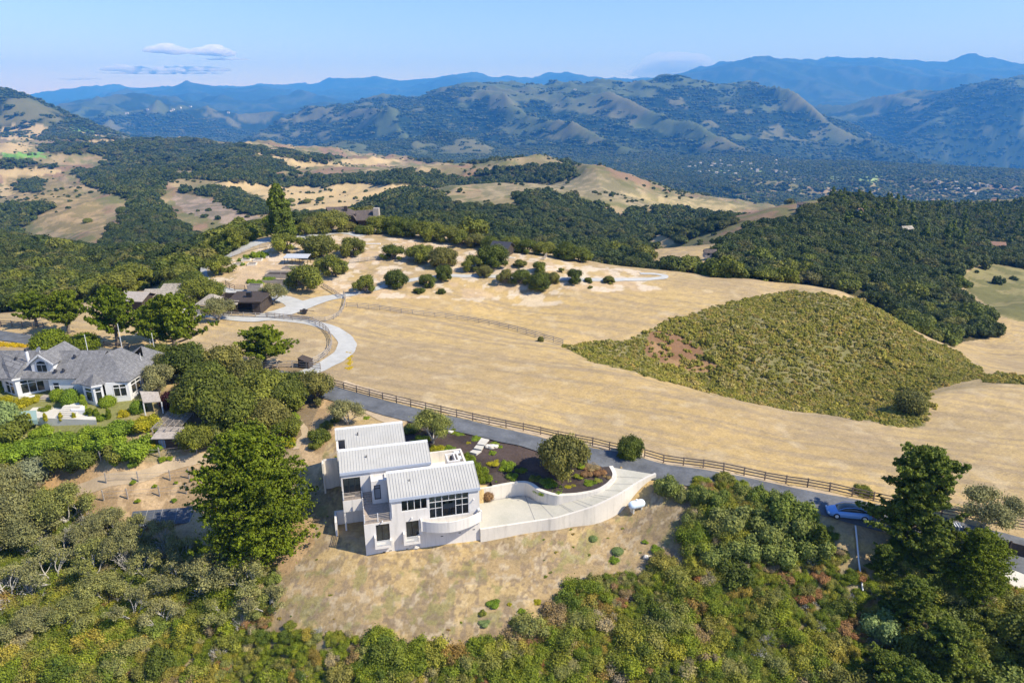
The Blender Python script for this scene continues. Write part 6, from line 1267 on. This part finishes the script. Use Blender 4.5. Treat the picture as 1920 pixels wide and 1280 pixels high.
for k_, (px_c, r_c) in enumerate(((27, .42), (56, .40), (86, .38), (115, .38), (140, .36))): plant('column_gold', Wz(px_c, 791 - k_, 5.2), r_c, 'clipped_bush', 'clipped golden pillar bush, %s from the left beside the pool' % orde(k_), 'bush', 'row of golden bushes beside the pool', hs=1.15)
group('topiary', 'clipped green bush', 'clipped bushes against the estate house', 'bush', "ball_bright 203 758 1.35 1.1;ball_bright 260 771 1.25 1.4;column_bright 158 764 .6 1.3;ball_bright 134 757 1.5 1.6;ball_bright 110 748 1.2 1.4;column_cypress 30 735 .6 1.3;column_cypress 2 735 .6 1.5;bush_gold 10 752 1.3 .9;bush_gold 45 757 1.4 1;bush_gold 64 752 1 1;column_cypress 172 782 .5 1.1;column_cypress 182 783 .5 1.1;column_cypress 205 784 .45 1.3;bush_bright 193 784 .9 .8;bush_gold 235 776 1.1 .8;bush_cypress 85 770 1.1 .9;ball_cypress 166 775 .8 1")
group('bush', 'yellow-green loose shrub', 'shrubs round the garden shed', 'bush', "bush_gold 340 775 1.5 1.3;bush_gold 350 800 1 1;bush_bright 300 812 .9 1;bush_bright 290 842 1.4 1;bush_oak 362 835 1.5 1;bush_bright 545 792 1.6 1.2;bush_gold 540 832 1.2 1")
group('vine', 'small bright green vine', 'vines on the dry terraces', 'vine', "215 868 .7 1;232 862 .6 1;250 872 .9 1;262 858 .5 1;305 862 .6 1;318 860 .5 1;385 856 .35 1;250 905 .45 1;290 912 .4 1;330 905 .3 1;360 900 .35 1;258 940 .45 1;327 938 .4 1;210 955 .4 1;402 848 .4 1", 'bush_bright')
group('garden_shrub', 'low green shrub', 'shrubs in the dark mulch', 'shrub', """bush_bright 927 833 .75 .6;bush_bright 924 849 .6 .6;bush_gold 925 867 1 .4;bush_bright 952 875 1.2 .8;bush_bright 959 893 .9 .8;bush_bright 948 904 .6 .8;bush_bright 927 903 .5 .8;bush_bright 974 904 .5 .8;bush_cypress 909 898 1.2 .8;bush_cypress 901 886 1.2 .9
bush_oak 1002 897 .9 .7;bush_bright 1029 905 1.3 .6;bush_bright 1021 919 1.3 .5;bush_bright 1047 921 1.4 .5;bush_gold 1068 908 1 .3;bush_bright 1106 904 1.1 .5;bush_bright 1115 914 .9 .5;bush_bright 1130 911 1 .5;bush_bright 1088 872 1 .5;bush_cypress 975 880 1 .5;bush_bright 938 838 .4 .6""")
group('garden_shrub', 'low reddish olive shrub', 'rusty shrubs inside the curved wall', 'shrub', "bush_rust 1100 887 1 .5;bush_brush 1111 873 1.1 .5;bush_rust 1124 884 1.1 .45;bush_brush 1139 892 .9 .5;bush_rust 1137 878 .8 .45;bush_brush 1085 890 .8 .4;bush_brush 1125 897 1 .4;bush_rust 1098 874 .8 .4")
group('garden_shrub', 'bright shrub', 'shrubs behind the white roofs', 'shrub', "bush_bright 780 838 1.5 .8;bush_bright 765 850 1 .8;bush_bright 792 826 1.2 .8;bush_gold 822 846 1.3 .8;bush_bright 842 845 1.1 .8;bush_sage 808 855 1.1 .8;bush_bright 858 856 .9 .6;bush_cypress 845 809 1 .45;bush_bright 862 812 .9 .4;bush_bright 893 822 1 .4;bush_gold 878 830 .4 .5;bush_bright 815 868 1 .8;bush_cypress 877 862 1.2 .8;bush_cypress 887 874 1.1 .8;bush_rust 790 812 .9 .6;bush_bright 688 783 .6 .5;bush_gold 868 862 .6 .7;bush_oak 770 808 1.4 .9")
group('grass_clump', 'golden feathery grass clump at the corner of', 'the short garden wall', 'grass', "914 934 .95 1.3", 'ball_rust')
group('slope_bush', 'small bush', 'bushes on the bare slope below the drive', 'bush', "ball_sage 1112 1010 .6 .7;ball_sage 1158 1034 .8 .7;bush_bright 1152 1050 .7 .6;bush_bright 1232 1030 .9 .6;bush_oak 1238 1055 .9 .5;bush_bright 925 1132 .85 .6;bush_oak 905 1150 .5 .8;bush_sage 908 1168 .7 .6;bush_bright 978 1146 .5 .8;bush_gold 960 1165 .5 .5;bush_oak 545 1172 .8 .7;ball_sage 890 1208 1.2 .4;bush_gold 955 1132 .3 .6;bush_bright 1210 1015 .5 .5;bush_gold 1008 1128 .5 .6")
group('orchard_tree', 'small pale green fruit tree', 'fruit trees in the knoll orchard', 'tree', "bush_bright 463 484 1.2 1.2;bush_bright 480 482 1.8 1.2;bush_bright 495 482 1.6 1.2;bush_bright 450 489 .8 1.2;bush_bright 455 497 .8 1.1;bush_bright 505 527 1.8 .9;bush_bright 480 535 2 .8;bush_gold 520 515 1.3 .7;bush_bright 548 503 1.3 .7;bush_bright 470 530 1.3 1")
group('flower_clump', 'low clump of yellow flowers', 'yellow flowers along the gravel bend', 'flowers', ";".join("%d %d %.2f .35" % (655 + 3 * math.sin(k * 2.1), 656 + k * 3.2, .35 + .25 * (k % 3)) for k in range(12)) + ";646 626 .6 .3;650 628 .4 .3", 'bush_yellow')
group('flower_clump', 'yellow flowering bush', 'yellow bushes behind the estate roof', 'bush', "5 648 1 .8;20 648 1 .8;34 649 1 .8;46 650 .8 .8;-8 647 1 .8", 'bush_yellow')
group('bush', 'round dark bush', 'lone bushes on the golden meadow', 'bush', "546 379 5.5 .8;600 376 4.5 .8;576 380 5 .8;780 392 5 .9;1138 388 4 .8;230 400 7 .9;165 417 5 .8", 'ball_oak')

# ---------------------------------------------------------------- far houses
hm = {}
def farhouse(px, py, sz, wm, rm, label, group=None, rz=0):
    p = P(px, py); k = (wm, rm)
    if k not in hm:
        e = empty('far_house', p, rz, label, 'house', group); MB().box(-1, 1, -.6, .6, -.4, .55).face([(-1, -.6, .55), (-1, .6, .55), (-1, 0, .95)]).face([(1, -.6, .55), (1, .6, .55), (1, 0, .95)]).build('wall', wm, e); MB().roofplane([(-1.1, -.7, .5), (1.1, -.7, .5), (1.1, 0, 1), (-1.1, 0, 1)], .05).roofplane([(1.1, .7, .5), (-1.1, .7, .5), (-1.1, 0, 1), (1.1, 0, 1)], .05).build('roof', rm, e); MB().box(-.6, -.2, -.62, -.6, .1, .4).box(.2, .6, -.62, -.6, .1, .4).build('window', 'glass', e); hm[k] = e
    else:
        s = hm[k]; e = s.copy(); LK(e); tagp(e, label)
        if group: e['group'] = group
        elif 'group' in e: del e['group']
        for c in s.children: d = c.copy(); LK(d); d.parent = e
    e.location = (p.x, p.y, p.z + (1.5 if py < 440 else 2.2)); e.rotation_euler = (0, 0, rz); e.scale = (sz,) * 3; return e
M['terracotta'] = simple('terracotta', (.26, .15, .10), .8, .1, 1, bmp=0)
rr_ = random.Random(8)
for i, (px, py, sz, wm, rm, lb) in enumerate([(1503, 392, 4.5, 'stucco_wall', 'shake_brown', 'small house with a brown roof at the left tip of the wooded ridge'), (1613, 405, 5, 'stucco_wall', 'terracotta', 'pale house half buried in trees at the middle of the wooded ridge'), (1679, 410, 5, 'stucco', 'roof_metal', 'pale house among trees on the right-hand ridge'), (1697, 441, 5, 'stucco', 'roof_metal', 'brightest white house on the slope of the right-hand wood'), (1681, 430, 3.5, 'stucco', 'roof_metal', 'little white building up-slope from the brightest white house'), (1866, 472, 6, 'stucco_wall', 'terracotta', 'terracotta-roofed house among the trees at the right edge'), (1760, 405, 5, 'stucco_wall', 'shake', 'pale house beside the clearing on the right'), (1862, 380, 4, 'stucco', 'terracotta', 'red-roofed house high at the right edge'), (1825, 400, 4.5, 'stucco', 'shake', 'grey-roofed house under the far right skyline trees'), (1720, 398, 4, 'stucco_wall', 'shake', 'small pale house left of the clearing'), (1455, 382, 4, 'stucco', 'shake', 'small white house on the dry spur before the valley'), (1330, 488, 3.5, 'wood_grey', 'shake_brown', 'small brown shed at the foot of the wooded hill')]):
    farhouse(px, py, sz * .68, wm, 'shake' if rm == 'roof_metal' else rm, lb, rz=rr_.uniform(-.6, .6))
for i in range(56):
    px = rr_.choice([rr_.uniform(1290, 1490), rr_.uniform(1290, 1490), rr_.uniform(1700, 1860)]); py = 318 - (px - 1290) * .02 + rr_.uniform(-14, 12) + (35 if px > 1480 else 0) + (12 if px > 1700 else 0)
    farhouse(px, py, rr_.uniform(3.5, 6.5), rr_.choice(['stucco', 'wood_grey']), rr_.choice(['shake', 'wood_grey']), 'tiny pale house of the town on the valley floor', 'houses of the valley town', rr_.uniform(-1.2, 1.2))
for i in range(7):
    px = rr_.uniform(180, 470); farhouse(px, 205 + rr_.uniform(-6, 14), rr_.uniform(8, 13), 'stucco', 'shake', 'tiny white house on the distant blue foothill', 'houses on the distant foothills', rr_.uniform(-1, 1))
farhouse(1078, 170, 9, 'stucco', 'shake', 'pale building on the skyline spur left of the mountain top')

# ---------------------------------------------------------------- clouds, beyond the haze
def cloud(name, spec, label, D, mode='white'):
    m, nt, b = new_mat(name + '_' + mode)
    if mode == 'solid':
        b.inputs['Base Color'].default_value = (.95, .95, .95, 1); b.inputs['Roughness'].default_value = 1; b.inputs['Specular IOR Level'].default_value = 0
        tr = N(nt, 'ShaderNodeBsdfTranslucent'); tr.inputs[0].default_value = (.95, .95, .95, 1); ms = N(nt, 'ShaderNodeMixShader'); ms.inputs[0].default_value = .5
        nt.links.new(b.outputs[0], ms.inputs[1]); nt.links.new(tr.outputs[0], ms.inputs[2]); nt.links.new(ms.outputs[0], nt.nodes['Material Output'].inputs['Surface'])
    else:
        nt.nodes.remove(b); pv = N(nt, 'ShaderNodeVolumePrincipled'); pv.inputs['Color'].default_value = (1, 1, 1, 1); pv.inputs['Anisotropy'].default_value = .0; pv.inputs['Density'].default_value = .012 if mode == 'white' else mode_d; nt.links.new(pv.outputs[0], nt.nodes['Material Output'].inputs['Volume'])
    mb_v = []; mb_f = []; o = 0; sv, sf = cubesphere(6); rs = R_(77); c0 = None
    for px, py, w, h in spec:
        n = max(4, int(w / 3.2))
        for k in range(n):
            t = (k + .5) / n * 2 - 1; r = h * D / 1280 * (.42 + .75 * (1 - t * t)) * rs.uniform(.5, 1.15); p = Wy(px + t * w * .5 + rs.uniform(-4, 4), py + rs.uniform(-.35, .2) * h * (1 - t * t), D + rs.uniform(-1, 1) * w * 3)
            c0 = c0 or p; V = sv * np.array([r * 1.8, r * 1.3, r * .8]) * (1 + .45 * (vnoise(sv[:, 0] * 2.4 + k * 7, sv[:, 1] * 2.4 + sv[:, 2] * 2.4 + k * 5, 5)[:, None] - .5)); V[:, 2] = np.where(V[:, 2] < 0, V[:, 2] * .55, V[:, 2]); mb_v.append(V + np.array(p - c0)); mb_f.append(sf + o); o += len(V)
    ob = bpy.data.objects.new(name, mesh_np(name, np.concatenate(mb_v), np.concatenate(mb_f), m, smooth=True)); LK(ob); ob.location = c0; return tagp(ob, label, 'cloud')
mode_d = .0016
cloud('cloud', [(313, 96, 78, 10)], 'small white cloud, upper left of the pair above the long cloud bank', 24000)
cloud('cloud', [(398, 100, 70, 11), (425, 112, 80, 3)], 'small white cloud trailing to the right above the long cloud bank', 24000)
cloud('cloud', [(235, 131, 90, 7), (350, 132, 170, 6), (300, 138, 240, 3), (150, 149, 80, 3)], 'long flat white cloud bank above the left mountains', 24000)
cloud('cloud', [(1270, 128, 110, 22), (1215, 138, 60, 12), (1320, 124, 40, 10)], 'faint grey cloud rising behind the mountain peak', 21500, 'grey')

for o in sc.objects:
    if len(str(o.get('label', '')).split()) > 16: print('LONG', o['label'])
